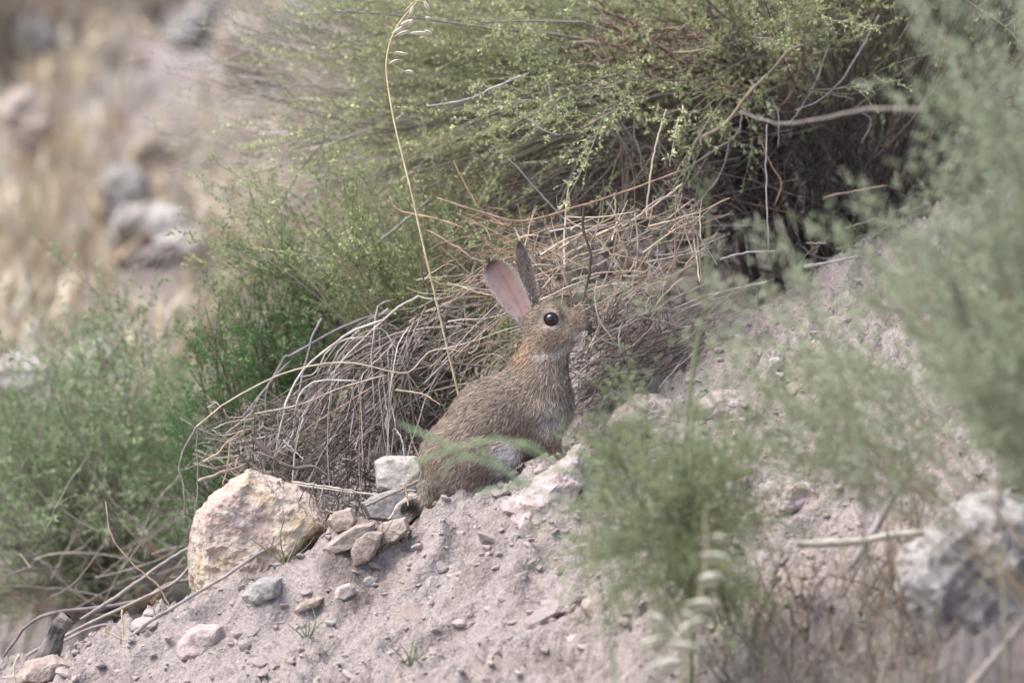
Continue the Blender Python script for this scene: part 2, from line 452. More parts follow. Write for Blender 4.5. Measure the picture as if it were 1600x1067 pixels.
        f2 = np.stack([O[:-1, :-1], O[1:, :-1], O[1:, 1:], O[:-1, 1:]], -1).reshape(-1, 4)
        rim = np.concatenate([I[:, 0], I[-1, 1:], I[::-1, -1][1:]]); rimo = np.concatenate([O[:, 0], O[-1, 1:], O[::-1, -1][1:]])
        f3 = np.stack([rim[:-1], rim[1:], rimo[1:], rimo[:-1]], -1)
        edge = np.abs(s)[None, :] ** 6 * np.ones((nt_, 1))
        tip = sstep(0.86, 1.0, ts)[:, None] * np.ones((1, ns))
        ci = np.tile(np.array(col_in), (nt_, ns, 1))
        vein = np.exp(-((s[None, :] - 0.06 - 0.25 * (ts[:, None] - .4)) / 0.09) ** 2) * (1 - sstep(.75, .95, ts))[:, None]
        ci = ci * (1 - 0.45 * vein[..., None]) + np.array([.34, .12, .11]) * 0.45 * vein[..., None]
        lowr = (1 - sstep(0.0, 0.35, ts))[:, None, None]
        ci = ci * (1 - .6 * lowr) + np.array([.34, .27, .22]) * .6 * lowr
        ci = ci * (1 - edge[..., None]) + np.array([.55, .48, .42]) * edge[..., None]
        ci = ci * (1 - tip[..., None]) + np.array([.09, .07, .06]) * tip[..., None]
        co = np.tile(np.array(col_out), (nt_, ns, 1)) * (0.85 + 0.25 * (1 - ts)[:, None, None])
        co = co * (1 - .7 * edge[..., None]) + np.array([.45, .38, .33]) * .7 * edge[..., None]
        co = co * (1 - .8 * tip[..., None]) + np.array([.07, .055, .05]) * .8 * tip[..., None]
        return V, np.vstack([f1, f2, f3]), np.concatenate([ci.reshape(-1, 3), co.reshape(-1, 3)])
    e1 = ear([(826, 512, -12), (816, 489, -16), (800, 462, -19), (783, 434, -21), (764, 409, -22)],
             [9, 13, 18.5, 22.5, 24.5, 24.5, 22, 17, 0.6], 15, -1, (0.12, 0.1, -1), (.46, .31, .275), (.20, .155, .13))
    e2 = ear([(836, 500, 10), (830, 470, 14), (823, 436, 17), (817, 405, 18), (813, 382, 18)],
             [10, 12.5, 13.5, 13.5, 12.5, 11.2, 9.5, 7, 0.6], 6, 1, (0.3, -0.08, 0.95), (.40, .24, .21), (.185, .145, .125))
    vs = [v, e1[0], e2[0]]; cs = [colour(v), e1[2], e2[2]]
    off1 = len(v); off2 = off1 + len(e1[0])
    VV = np.vstack(vs); FF = np.vstack([F, e1[1] + off1, e2[1] + off2])
    body = obj('body', P(VV[:, 0], VV[:, 1], VV[:, 2] * MPP), FF, M_SKIN, root, np.vstack(cs) * 0.8)

    # fur: fine hairs rooted on the skin
    def hairs(pts, nor, cols, ln, seed, lift=0.34, wid=0.40, flow=None):
        r = np.random.default_rng(seed); N = len(pts)
        t = flow - (flow * nor).sum(1, keepdims=True) * nor
        t += 0.28 * r.normal(size=(N, 3)); t -= (t * nor).sum(1, keepdims=True) * nor
        t /= np.linalg.norm(t, axis=1, keepdims=True) + 1e-9
        lf = lift * r.uniform(0.5, 1.5, N)[:, None]
        gd = r.uniform(size=N) < .10                                   # longer guard hairs
        lf = lf * np.where(gd, 1.25, 1)[:, None]; L = (ln * r.uniform(0.55, 1.15, N) * np.where(gd, 1.35, 1))[:, None]
        d0 = t * np.cos(lf) + nor * np.sin(lf); d1 = t * np.cos(lf * .4) + nor * np.sin(lf * .4)
        side = np.cross(t, nor); side = side + 0.35 * nor * r.normal(size=(N, 1)); side /= np.linalg.norm(side, axis=1, keepdims=True)
        w_ = wid * r.uniform(0.7, 1.3, N)[:, None]
        a = pts - nor * 0.8; b = a + d0 * L * 0.5; c = b + d1 * L * 0.5
        V = np.stack([a - side * w_, a + side * w_, b - side * w_ * .8, b + side * w_ * .8, c], 1)
        base_i = np.arange(N)[:, None] * 5
        T = np.concatenate([base_i + np.array([[0, 1, 3]]), base_i + np.array([[0, 3, 2]]), base_i + np.array([[2, 3, 4]])])
        # agouti: dark, mid and pale hairs, banded tips
        u = r.uniform(size=N)
        k = np.where(u < .30, r.uniform(.28, .58, N), np.where(u < .80, r.uniform(.78, 1.14, N), r.uniform(1.25, 1.75, N)))
        ch = np.clip(cols * k[:, None], 0, .85)
        C = np.stack([ch * .75, ch * .75, ch, ch, np.clip(ch * 1.12, 0, .9)], 1)
        return V.reshape(-1, 3), T, C.reshape(-1, 3)
    r = np.random.default_rng(5)
    tri = np.vstack([F[:, [0, 1, 2]], F[:, [0, 2, 3]]])
    ar = np.linalg.norm(np.cross(v[tri[:, 1]] - v[tri[:, 0]], v[tri[:, 2]] - v[tri[:, 0]]), axis=1)
    cen = v[tri].mean(1)
    wgt = ar * np.where(cen[:, 1] < 560, 2.4, 1.0) * np.where(cen[:, 2] > 25, 0.35, 1.0)
    N = 95000
    ti = r.choice(len(tri), N, p=wgt / wgt.sum())
    b = r.uniform(size=(N, 2)); b = np.where(b.sum(1, keepdims=True) > 1, 1 - b, b)
    pts = v[tri[ti, 0]] + b[:, :1] * (v[tri[ti, 1]] - v[tri[ti, 0]]) + b[:, 1:] * (v[tri[ti, 2]] - v[tri[ti, 0]])
    de = np.sqrt((pts[:, 0] - 861) ** 2 + (pts[:, 1] - 499) ** 2)
    keep = (de > 11.8); pts = pts[keep]; de = de[keep]
    nor = grad(pts)
    x, y = pts[:, 0], pts[:, 1]
    head = (1 - sstep(545, 572, y)) 
    fl = np.stack([-0.70 + 0 * x, 0.72 + 0 * x, 0 * x], 1)
    chest = sstep(815, 860, x) * (1 - head)
    fl = fl * (1 - chest[:, None]) + np.array([-0.15, 1.0, 0]) * chest[:, None]
    fl = fl * (1 - head[:, None]) + np.array([-0.95, 0.22, 0]) * head[:, None]
    jawd = sstep(520, 545, y) * head; fl[:, 1] += 0.8 * jawd
    fl += 0.28 * np.stack([vnoise(pts / 26, 31), vnoise(pts / 26, 32), vnoise(pts / 26, 33)], 1)
    ln = 13.5 - 6.0 * head
    ln = np.where(x > 885, np.where(y < 540, 5.5, ln), ln); ln = np.where(de < 20, 5.0, ln)
    ln = np.where((x < 660) & (y > 775), 8, ln); ln = np.where((y > 690) & (x > 850), 7, ln)
    V1, T1, C1 = hairs(pts, nor, colour(pts), ln, 9, flow=fl)
    # short hair along the backs and rims of the ears
    Vs, Ts, Cs = [V1], [T1], [C1]; off = len(V1)
    for (ev, ef, ec), sd_ in ((e1, 21), (e2, 22)):
        half = len(ev) // 2
        rr = np.random.default_rng(sd_)
        cidx = np.concatenate([rr.integers(half, len(ev), 2600)])
        rim = [i for i in range(half) if i % 15 in (0, 14)]
        cidx = np.concatenate([cidx, rr.choice(rim, 120)])
        pe = ev[cidx]
        axd = ev[15 * 25 + 7] - ev[7]; axd /= np.linalg.norm(axd)
        ne = ev[cidx] - ev[np.where(cidx >= half, cidx - half, cidx + half)]; ne /= np.linalg.norm(ne, axis=1, keepdims=True) + 1e-9
        jt = rr.normal(size=pe.shape) * 1.6; pe = pe + jt - (jt * ne).sum(1, keepdims=True) * ne + ne * .9
        a_, t_, c_ = hairs(pe, ne, ec[cidx], np.full(len(cidx), 4.0), sd_, lift=.18, wid=.4, flow=np.tile(axd, (len(cidx), 1)))
        Vs.append(a_); Ts.append(t_ + off); Cs.append(c_); off += len(a_)
    V, T, C = np.vstack(Vs), np.vstack(Ts), np.vstack(Cs)
    obj('fur', P(V[:, 0], V[:, 1], V[:, 2] * MPP), T, M_FUR, root, C, smooth=False, kind='stuff')

    # eyes, nostril, mouth, whiskers
    me_ = bpy.data.materials.new('eye'); n_, l_, b_ = nodes(me_)
    lw = n_.new('ShaderNodeTexCoord'); vm = n_.new('ShaderNodeVectorMath'); vm.operation = 'DISTANCE'
    vm.inputs[1].default_value = tuple(P(861, 499, -34 * MPP) - base); l_.new(lw.outputs['Object'], vm.inputs[0])
    cr = n_.new('ShaderNodeValToRGB'); cr.color_ramp.elements[0].position = .0040; cr.color_ramp.elements[0].color = (.004, .003, .003, 1)
    cr.color_ramp.elements[1].position = .0056; cr.color_ramp.elements[1].color = (.075, .036, .020, 1)
    l_.new(vm.outputs['Value'], cr.inputs[0]); l_.new(cr.outputs[0], b_.inputs['Base Color'])
    b_.inputs['Roughness'].default_value = .14; b_.inputs['Specular IOR Level'].default_value = .6
    bm = bmesh.new(); bmesh.ops.create_uvsphere(bm, u_segments=28, v_segments=16, radius=1)
    sv = np.array([q.co for q in bm.verts]); bmesh.ops.triangulate(bm, faces=bm.faces[:]); sf = np.array([[a.index for a in q.verts] for q in bm.faces]); bm.free()
    ml = mat_attr('eyelid', .6, 80, .1)
    for s in (-1, 1):
        ev = np.array([861, 499, s * 22.0]) + sv * np.array([10.9, 10.4, 10.6])
        eo = obj('eye', P(ev[:, 0], ev[:, 1], ev[:, 2] * MPP), sf, me_, root)
        th = np.linspace(0, 2 * math.pi, 33)
        ring = np.stack([861 + 11.0 * np.cos(th), 499 + 10.3 * np.sin(th), s * (27.0 + 0 * th)], -1)
        a_, f_, c_ = tubes(ring[None], np.full((1, 33), 1.0), 6, np.array([[.035, .025, .02]]))
        obj('eyelid', P(a_[:, 0], a_[:, 1], a_[:, 2] * MPP), f_, ml, root, c_)
        no = catmull([(922, 508, s * 4), (919, 511, s * 6), (915, 512.5, s * 7.5), (914, 510, s * 8)], 9)
        a_, f_, c_ = tubes(no[None], np.linspace(1.3, .7, 9)[None], 5, np.array([[.03, .02, .018]]))
        obj('nostril', P(a_[:, 0], a_[:, 1], a_[:, 2] * MPP), f_, ml, root, c_)
        mo = catmull([(924, 520, s * 2), (916, 526, s * 7), (905, 529.5, s * 11.5)], 9)
        a_, f_, c_ = tubes(mo[None], np.linspace(1.1, .6, 9)[None], 5, np.array([[.05, .035, .03]]))
        obj('lip', P(a_[:, 0], a_[:, 1], a_[:, 2] * MPP), f_, ml, root, c_)
        W = []
        rr = np.random.default_rng(40 + s)
        for i in range(9):
            st = np.array([rr.uniform(905, 914), rr.uniform(515, 521), s * 11.0])
            en = st + np.array([rr.uniform(-18, 16), rr.uniform(4, 34), s * rr.uniform(12, 34)])
            W.append(catmull([st, (st + en) / 2 + np.array([5, -4, s * 4]), en], 7))
        a_, f_, c_ = tubes(np.array(W), np.linspace(.42, .14, 7)[None], 3, np.tile([[.5, .45, .4]], (9, 1)))
        obj('whiskers', P(a_[:, 0], a_[:, 1], a_[:, 2] * MPP), f_, M_FUR, root, c_, kind='stuff')
rabbit()

# ------------------------------------------------------------------ stones and rocks lying about
outline_rock('pale_boulder', [(303, 822), (310, 800), (346, 778), (368, 750), (388, 733), (438, 752), (484, 776), (512, 822), (470, 880), (400, 930), (312, 962), (302, 900)],
             0.03, 0.13, M_WHITE, 3, 0.0042, 0.8, 'large cream and pink quartz rock standing at the edge beside the dead twigs', 'rock', fine=60)
outline_rock('white_stone', [(586, 722), (600, 714), (650, 712), (664, 730), (660, 764), (620, 772), (590, 762)], 0.075, 0.05, M_CREAM, 4, 0.0015, 0.85,
             'blocky white stone upright behind the rabbit\'s rump, largest beside its tail', 'stone')
outline_rock('grey_stone', [(562, 786), (580, 774), (612, 766), (654, 764), (652, 800), (622, 816), (575, 812)], 0.05, 0.05, M_GREY, 5, 0.0015, 0.85,
             'flat grey stone under the blocky white stone', 'stone')
outline_rock('white_stone', [(604, 812), (618, 790), (640, 772), (660, 772), (660, 800), (640, 818)], 0.03, 0.04, M_CREAM, 6, 0.0015, 0.85,
             'pale wedge of stone touching the rabbit\'s dark tail', 'stone')
outline_rock('tan_stone', [(512, 812), (522, 800), (548, 795), (556, 812), (548, 828), (524, 834)], hdep(534, 832) + .008, 0.035, M_TAN, 7, 0.0015, 0.85, 'small upright brown stone wedged above the flat tan stone', 'stone')
outline_rock('tan_stone', [(506, 858), (520, 842), (556, 822), (584, 818), (580, 842), (545, 860), (515, 868)], hdep(545, 862) + .012, 0.05, M_TAN, 8, 0.0015, 0.85, 'flat tan stone beneath the small upright brown stone', 'stone')
outline_rock('tan_stone', [(545, 862), (552, 842), (576, 828), (600, 830), (596, 852), (578, 878), (552, 888)], hdep(570, 876) + .01, 0.045, M_TAN, 18, 0.0015, 0.85, 'rounded dusty stone in the dirt below the flat tan stone', 'stone')
outline_rock('tan_stone', [(582, 832), (600, 816), (634, 808), (640, 826), (618, 846), (590, 856)], hdep(612, 846) + .012, 0.045, M_TAN, 28, 0.0015, 0.85, 'smooth brown stone half buried in front of the rabbit\'s tail', 'stone')

def hit_rock(name, px, py, wx, hy, mat, seed, label, rough=0.0015, group=None, cat='stone', ang=0.0, d0=-1.0):
    """stone resting on the terrain where the photograph shows it, wx by hy photograph px"""
    g = ground_hit(px, py, d0); dep = (g - AIM) @ FW
    r = np.random.default_rng(seed); n = 9
    th = np.linspace(0, 2 * math.pi, n, endpoint=False) + r.uniform(-.25, .25, n)
    rad = r.uniform(.8, 1.1, n); s = D / (D + dep) * 0 + 1
    qx, qy = np.cos(th) * rad * wx / 2, np.sin(th) * rad * hy / 2
    ca, sa = math.cos(ang), math.sin(ang)
    pts = np.stack([px + qx * ca + qy * sa, py - qx * sa + qy * ca], 1)
    return outline_rock(name, pts, dep + 0.1 * wx * MPP, wx * MPP * 0.8, mat, seed, rough * min(1.5, wx / 60), 0.7, label, cat, group, fine=17)
hit_rock('blue_grey_stone', 578, 909, 30, 24, M_GREY, 31, 'small blue grey stone alone on the open dirt')
hit_rock('pink_stone', 315, 1002, 84, 52, M_PINK, 32, 'smooth pale pink stone low on the dirt bank below the quartz rock', ang=.55)
hit_rock('brown_rock', 72, 1050, 120, 50, M_TAN, 33, 'smooth brown rock at the foot of the dirt bank by the charred stump', ang=.25)
hit_rock('flat_grey_stone', 410, 925, 70, 40, M_GREY, 34, 'flat grey slab leaning at the foot of the quartz rock', ang=.5)
hit_rock('dusty_flake', 480, 945, 56, 22, M_TAN, 35, 'thin dusty flake lying on the dirt below the quartz rock', ang=.4)
hit_rock('pale_flake', 540, 925, 40, 30, M_PINK, 36, 'pale pink flake half sunk in the dirt beside the blue grey stone', ang=.4)
outline_rock('pale_outcrop', [(790, 800), (815, 772), (850, 742), (886, 712), (905, 700), (922, 728), (920, 790), (898, 838), (850, 868), (800, 850)],
             -0.07, 0.10, M_PINK, 37, 0.0055, 0.7, 'pale pink rock set in the dirt just below the rabbit\'s forefeet', 'rock')
hit_rock('slope_rock', 1010, 660, 130, 90, M_PINK, 38, 'broad pale rock sunk in the slope uphill of the rabbit', 0.003, cat='rock')
hit_rock('slope_rock', 975, 625, 60, 40, M_PINK, 39, 'low pinkish stone on the slope by the rabbit\'s chest', 0.002)
hit_rock('slope_rock', 1045, 518, 36, 34, M_PINK, 40, 'small pink stone beside the dead sticks in front of the rabbit\'s nose')
hit_rock('slope_rock', 1004, 522, 50, 34, M_TAN, 41, 'brown clod under the dead sticks in front of the rabbit\'s nose')
hit_rock('slope_rock', 1212, 568, 30, 24, M_CREAM, 42, 'round white pebble on the slope between the green sprays')
hit_rock('slope_rock', 1130, 640, 90, 60, M_PINK, 43, 'flat pink rock on the slope behind the green sprays', 0.003, cat='rock')
hit_rock('slope_rock', 1250, 780, 90, 70, M_PINK, 44, 'pale rock in the dry litter between the blurred bush and grey stick', 0.003, cat='rock')
hit_rock('slope_rock', 1240, 700, 60, 46, M_PINK, 45, 'pinkish stone uphill of the pale rock in the dry litter', 0.003)
outline_rock('mottled_boulder', [(1405, 900), (1440, 850), (1490, 800), (1560, 780), (1640, 800), (1680, 900), (1660, 1040), (1580, 1120), (1490, 1110), (1440, 1020)],
             -0.62, 0.22, M_MOTTLE, 46, 0.010, 0.8, 'large mottled white and grey boulder beside the dry brown grass', 'rock')
outline_rock('mottled_boulder', [(1545, 690), (1580, 668), (1640, 665), (1660, 720), (1620, 756), (1560, 760)], -0.45, 0.08, M_CREAM, 47, 0.004, 0.8, 'pale stone resting above the mottled boulder', 'rock')

# loose stones of the bank: pieces of the ground
nst = 0
for i in range(900):
    px, py = rng.uniform(60, 1330), rng.uniform(470, 1085)
    p = ground_hit(px, py, -0.9, 1.2) if i % 1 == 0 else None
    dep = (p - AIM) @ FW
    if dep > 0.55 or dep < -0.75 or (p[0] < -0.1 and p[1] > 0.06): continue
    s = 0.0034 * (1 - rng.uniform()) ** -0.48; s = min(s, 0.016)
    if nst >= 290: break
    nst += 1
    mt = [('t', S_TAN), ('p', S_PINK), ('d', S_DIRT)][rng.integers(3)]
    o = bpy.data.objects.new('stone', stone_mesh(mt[0], int(rng.integers(6)), mt[1])); COL.objects.link(o)
    o.parent = ground; o.location = p - np.array([0, 0, s * 0.3])
    o.scale = (s * rng.uniform(.9, 1.7), s * rng.uniform(.8, 1.3), s * rng.uniform(.5, .9)); o.rotation_euler = (rng.uniform(-.4, .4), rng.uniform(-.6, .1), rng.uniform(0, 6.28))
# fine gravel
_b = bmesh.new(); bmesh.ops.create_icosphere(_b, subdivisions=1, radius=1); ICO = [[q.index for q in f_.verts] for f_ in _b.faces]; _bv = np.array([q.co for q in _b.verts]); _b.free()
tv, tf = _bv * np.random.default_rng(4).uniform(.65, 1.25, (len(_bv), 1)), np.array(ICO)
N = 7500
xs, ys = rng.uniform(-.56, .58, N), rng.uniform(-.8, .42, N)
ok = ~((xs < -0.1) & (ys > 0.1)); xs, ys = xs[ok], ys[ok]; N = len(xs)
ss = np.minimum(0.0010 * (1 - rng.uniform(size=N)) ** -0.5, 0.0042)
ang = rng.uniform(0, 6.28, N); asx = rng.uniform(.8, 1.6, N)
V = tv[None] * ss[:, None, None] * np.stack([asx, np.ones(N), np.full(N, .7)], 1)[:, None]
ca, sa = np.cos(ang)[:, None], np.sin(ang)[:, None]
V = np.stack([V[..., 0] * ca - V[..., 1] * sa, V[..., 0] * sa + V[..., 1] * ca, V[..., 2]], -1)
V += np.stack([xs, ys, gh(xs, ys)], 1)[:, None]
gc = np.array([[.29, .24, .21], [.34, .285, .255], [.42, .365, .335], [.32, .29, .275], [.36, .30, .265], [.31, .26, .23]])[rng.integers(6, size=N)]
obj('gravel', V.reshape(-1, 3), (tf[None] + (np.arange(N) * len(tv))[:, None, None]).reshape(-1, 3), mat_attr('gravel', .9, 150, .2), ground,
    np.repeat(gc, len(tv), 0), smooth=False, kind='stuff')

# ------------------------------------------------------------------ twigs
GREYS = np.array([[.20, .165, .145], [.27, .225, .20], [.34, .29, .26], [.42, .36, .32], [.24, .19, .15]])
STRAW = np.array([[.46, .36, .25], [.54, .43, .31], [.40, .30, .21], [.34, .25, .18]])
DARK = np.array([[.07, .055, .05], [.10, .08, .07], [.14, .11, .095]])

def traced(name, parent, pts, dep, r0, r1, col, n=22, wob=0.0003, sides=6, knots=True, mat=None):
    """one twig along photograph points; dep a number or one per point; radii in photograph px"""
    pts = np.array(pts, float); dep = np.full(len(pts), dep) if np.isscalar(dep) else np.array(dep, float)
    c = catmull(P(pts[:, 0], pts[:, 1], dep), n)
    sd_ = int(abs(pts[0, 0] * 7 + pts[0, 1] * 3)) % 997
    rr = np.random.default_rng(sd_)
    c = c + rr.normal(size=c.shape) * wob
    R = np.linspace(r0, r1, n) * MPP
    if knots: R = R * (1 + 0.09 * rr.normal(size=n).clip(-1, 2)); R[-1] *= .5
    v, f, cc = tubes(c[None], R[None], sides, np.array([col]))
    return obj(name, v, f, mat or M_TWIG, parent, cc)

def to_soil(name, parent, px, py, dep, r0, r1, col, mat=None):
    """the lower length of a stem, from the seen point down into the soil"""
    a = P(px, py, dep); b = np.array([a[0] + .006, a[1] + .01, float(gh(a[0] + .006, a[1] + .01)) - .008])
    c = catmull([a, (a + b) / 2 + np.array([.004, 0, 0]), b], 12)
    v, f, cc = tubes(c[None], np.linspace(r0, r1, 12)[None] * MPP, 6, np.array([col])); return obj(name, v, f, mat or M_TWIG, parent, cc)

def z8(*p): return [(280 + a / 2.964, 400 + b / 2.964) for a, b in p]
def z3(*p): return [(533 + a / 2.223, b / 2.223) for a, b in p]
def z4(*p): return [(1066 + a / 2.0, b / 2.0) for a, b in p]
def z5(*p): return [(a / 1.998, 533 + b / 1.998) for a, b in p]

def mass(name, parent, starts, ends, bow, r0, r1, cols, K=8, wob=0.004, sides=3, kind='stuff', mat=None, single=0):
    """many twigs from starts to ends with an upward bow; the first `single` become parts of their own"""
    N = len(starts); t = np.linspace(0, 1, K)[None, :, None]
    C = starts[:, None] * (1 - t) + ends[:, None] * t + bow[:, None] * (4 * t * (1 - t))
    C = C + rng.normal(size=C.shape) * wob * np.sin(t * math.pi) ** .5
    R = (r0[:, None] * (1 - t[..., 0]) + r1[:, None] * t[..., 0]) * MPP
    R = R * (1 - .35 * t[..., 0] ** 2)
    ks = rng.integers(2, K - 2, N); p0 = C[np.arange(N), ks]; tg = C[np.arange(N), ks + 1] - C[np.arange(N), ks - 1]
    Lf = np.linalg.norm(ends - starts, axis=1)[:, None]; tg = tg / (np.linalg.norm(tg, axis=1, keepdims=True) + 1e-9)
    e0 = p0 + (tg + rng.normal(size=(N, 3)) * .45) * Lf * rng.uniform(.12, .4, (N, 1))
    t4 = np.linspace(0, 1, 4)[None, :, None]; Cf_ = p0[:, None] * (1 - t4) + e0[:, None] * t4 + rng.normal(size=(N, 1, 3)) * .03 * Lf[:, None] * t4 * (1 - t4) * 4
    Rf = R[np.arange(N), ks][:, None] * np.array([.75, .6, .5, .3])[None]
    for i in range(min(single, N)):
        v, f, cc = tubes(C[i:i + 1], R[i:i + 1], 5, cols[i:i + 1])
        if i % 3: v2, f2, c2 = tubes(Cf_[i:i + 1], Rf[i:i + 1], 4, cols[i:i + 1]); f = np.vstack([f, f2 + len(v)]); v = np.vstack([v, v2]); cc = np.vstack([cc, c2])
        obj('twig', v, f, mat or M_TWIG, parent, cc)
    if N > single:
        v, f, cc = tubes(C[single:], R[single:], sides, cols[single:])
        v2, f2, c2 = tubes(Cf_[single:], Rf[single:], 3, cols[single:]); f = np.vstack([f, f2 + len(v)]); v = np.vstack([v, v2]); cc = np.vstack([cc, c2])
        return obj(name, v, f, mat or M_TWIG, parent, cc, kind=kind)

def pick(pal, n, v=.2): return np.clip(pal[rng.integers(len(pal), size=n)] * rng.uniform(1 - v, 1 + v, (n, 1)), 0, 1)
def rnd(a, b, n): return rng.uniform(a, b, n)

# dead twig heap to the rabbit's tail side
heap = thing('dead_shrub', on_ground(560, 0.16), 'heap of arching bare grey twigs between the quartz rock and the rabbit', 'dead shrub')
G = GREYS
for pts, dep, r0, r1, col in [
    (z8((1110, 185), (1000, 250), (900, 340), (760, 480), (640, 640), (560, 760), (440, 920)), .13, 2.2, 1.6, G[3]),
    (z8((940, 300), (800, 350), (700, 420), (600, 500), (540, 580), (490, 700), (450, 900)), .10, 2.4, 2.0, (.50, .44, .39)),
    (z8((870, 375), (760, 390), (680, 450), (630, 540), (560, 560)), .12, 1.7, 1.2, G[3]),
    (z8((80, 790), (200, 690), (400, 580), (560, 520), (700, 495), (850, 500), (1000, 540), (1080, 530), (1150, 450), (1230, 430), (1300, 440)), .07, 1.7, 1.4, (.46, .37, .27)),
    (z8((80, 790), (20, 900), (0, 980), (20, 1060), (26, 1200)), .07, 2.4, 2.0, G[0]),
    (z8((300, 740), (420, 590), (490, 470), (520, 460), (680, 370), (800, 310), (920, 270)), .17, 3.2, 2.4, (.19, .165, .17)),
    (z8((660, 290), (620, 370), (590, 480), (560, 600), (540, 800), (500, 880)), .16, 2.6, 2.0, (.24, .21, .22)),
    (z8((350, 730), (550, 690), (750, 610), (960, 550)), .08, 1.8, 1.3, (.45, .36, .28)),
    (z8((820, 580), (640, 580), (560, 640), (535, 740), (520, 840), (440, 930)), .09, 1.9, 1.6, (.47, .42, .38)),
    (z8((340, 840), (420, 920), (520, 980), (620, 975), (690, 1020)), .05, 4.2, 3.6, DARK[2]),
    (z8((270, 905), (330, 975)), .05, 2.4, 2.0, DARK[1]),
    (z8((990, 410), (860, 540), (840, 600)), .1, 1.5, 1.2, G[2]),
    (z8((1145, 230), (1080, 370), (1020, 530)), .12, 2.0, 1.6, G[4]),
    (z8((985, 620), (1000, 700), (930, 850), (900, 1000)), .1, 3.2, 3.0, (.19, .15, .12)),
    (z8((1115, 10), (1130, 100), (1180, 210), (1230, 310)), .06, 1.6, 1.2, DARK[1]),
    (z8((830, 590), (845, 750), (850, 950)), .06, 1.1, .9, STRAW[2]),
    (z8((1000, 795), (1030, 850), (1045, 930)), .05, 1.4, 1.2, (.55, .51, .49)),
    (z8((80, 800), (85, 1060), (70, 1200)), .08, 1.3, 1.2, G[1]),
    (z8((400, 720), (415, 600), (520, 480)), .15, 2.0, 1.6, G[0]),
    (z8((110, 950), (180, 910), (220, 860), (300, 800)), .06, 1.5, 1.0, (.46, .36, .25)),
    (z8((235, 870), (225, 960), (200, 1060)), .07, 1.6, 1.3, (.38, .27, .19)),
    (z8((90, 1040), (200, 1000), (300, 970)), .07, 3.0, 2.2, (.30, .23, .19)),
    (z8((520, 1045), (760, 1080), (850, 1100)), .03, 2.4, 2.0, (.50, .44, .36)),
    (z8((560, 830), (620, 780), (760, 690), (900, 600)), .1, 1.6, 1.2, (.40, .30, .22)),
    (z8((620, 900), (740, 820), (850, 740), (990, 620)), .12, 1.9, 1.4, G[3]),
    (z8((700, 960), (780, 900), (960, 650)), .12, 1.7, 1.3, G[2]),
    (z8((1000, 620), (1130, 640), (1210, 690)), .06, 2.0, 1.3, (.48, .37, .24)),
    (z8((350, 740), (345, 850), (340, 960)), .06, 1.8, 1.5, DARK[1]),
    (z8((480, 850), (575, 940)), .05, 1.5, 1.2, (.52, .47, .43)),
    (z8((160, 800), (230, 770), (350, 750)), .05, 1.1, .8, (.44, .37, .30)),
    (z8((205, 710), (230, 745), (300, 745)), .05, 1.0, .8, (.44, .37, .30)),
    (z8((150, 800), (200, 830), (330, 800)), .05, 1.0, .8, (.44, .37, .30)),
]: traced('twig', heap, pts, dep, r0 * .8, r1 * .8, col)
n = 165
st = P(rnd(590, 760, n), rnd(470, 640, n), rnd(.12, .34, n)); en = P(rnd(430, 665, n), rnd(640, 800, n), rnd(.05, .26, n))
bow = np.stack([rnd(-.025, .005, n), rnd(-.01, .02, n), rnd(0, .05, n)], 1)
mass('twig_mass', heap, st, en, bow, rnd(.8, 2.8, n), rnd(.6, 1.8, n), pick(np.vstack([GREYS * .9, GREYS, DARK, STRAW[3:] * .9]), n), single=110, wob=.0009)
n = 420        # short litter under the heap
c0 = P(rnd(380, 700, n), rnd(640, 800, n), rnd(.1, .3, n)); dv = rng.normal(size=(n, 3)) * np.array([.035, .03, .018])
mass('twig_litter', heap, c0 - dv, c0 + dv, rng.normal(size=(n, 3)) * .006, rnd(.6, 1.6, n), rnd(.5, 1.1, n), pick(np.vstack([GREYS, DARK]), n))
n = 130        # twigs between the heap and the straw
c0 = P(rnd(680, 860, n), rnd(430, 600, n), rnd(.08, .3, n)); a = rng.normal(size=n) * .5 + .6; ln = rnd(.015, .06, n)
dv = np.stack([np.cos(a) * ln, rng.normal(size=n) * .015, np.sin(a) * ln], 1)
mass('twig_mass', heap, c0 - dv, c0 + dv, rng.normal(size=(n, 3)) * .006, rnd(.8, 1.7, n), rnd(.6, 1.1, n), pick(np.vstack([GREYS, STRAW[2:]]), n), single=60, wob=.0008)
n = 45        # forked tips by the quartz rock
c0 = P(rnd(330, 450, n), rnd(640, 730, n), rnd(.04, .16, n)); dv = rng.normal(size=(n, 3)) * np.array([.02, .014, .012])
mass('twig_litter', heap, c0 - dv, c0 + dv, rng.normal(size=(n, 3)) * .006, rnd(.6, 1.1, n), rnd(.4, .8, n), pick(GREYS, n))

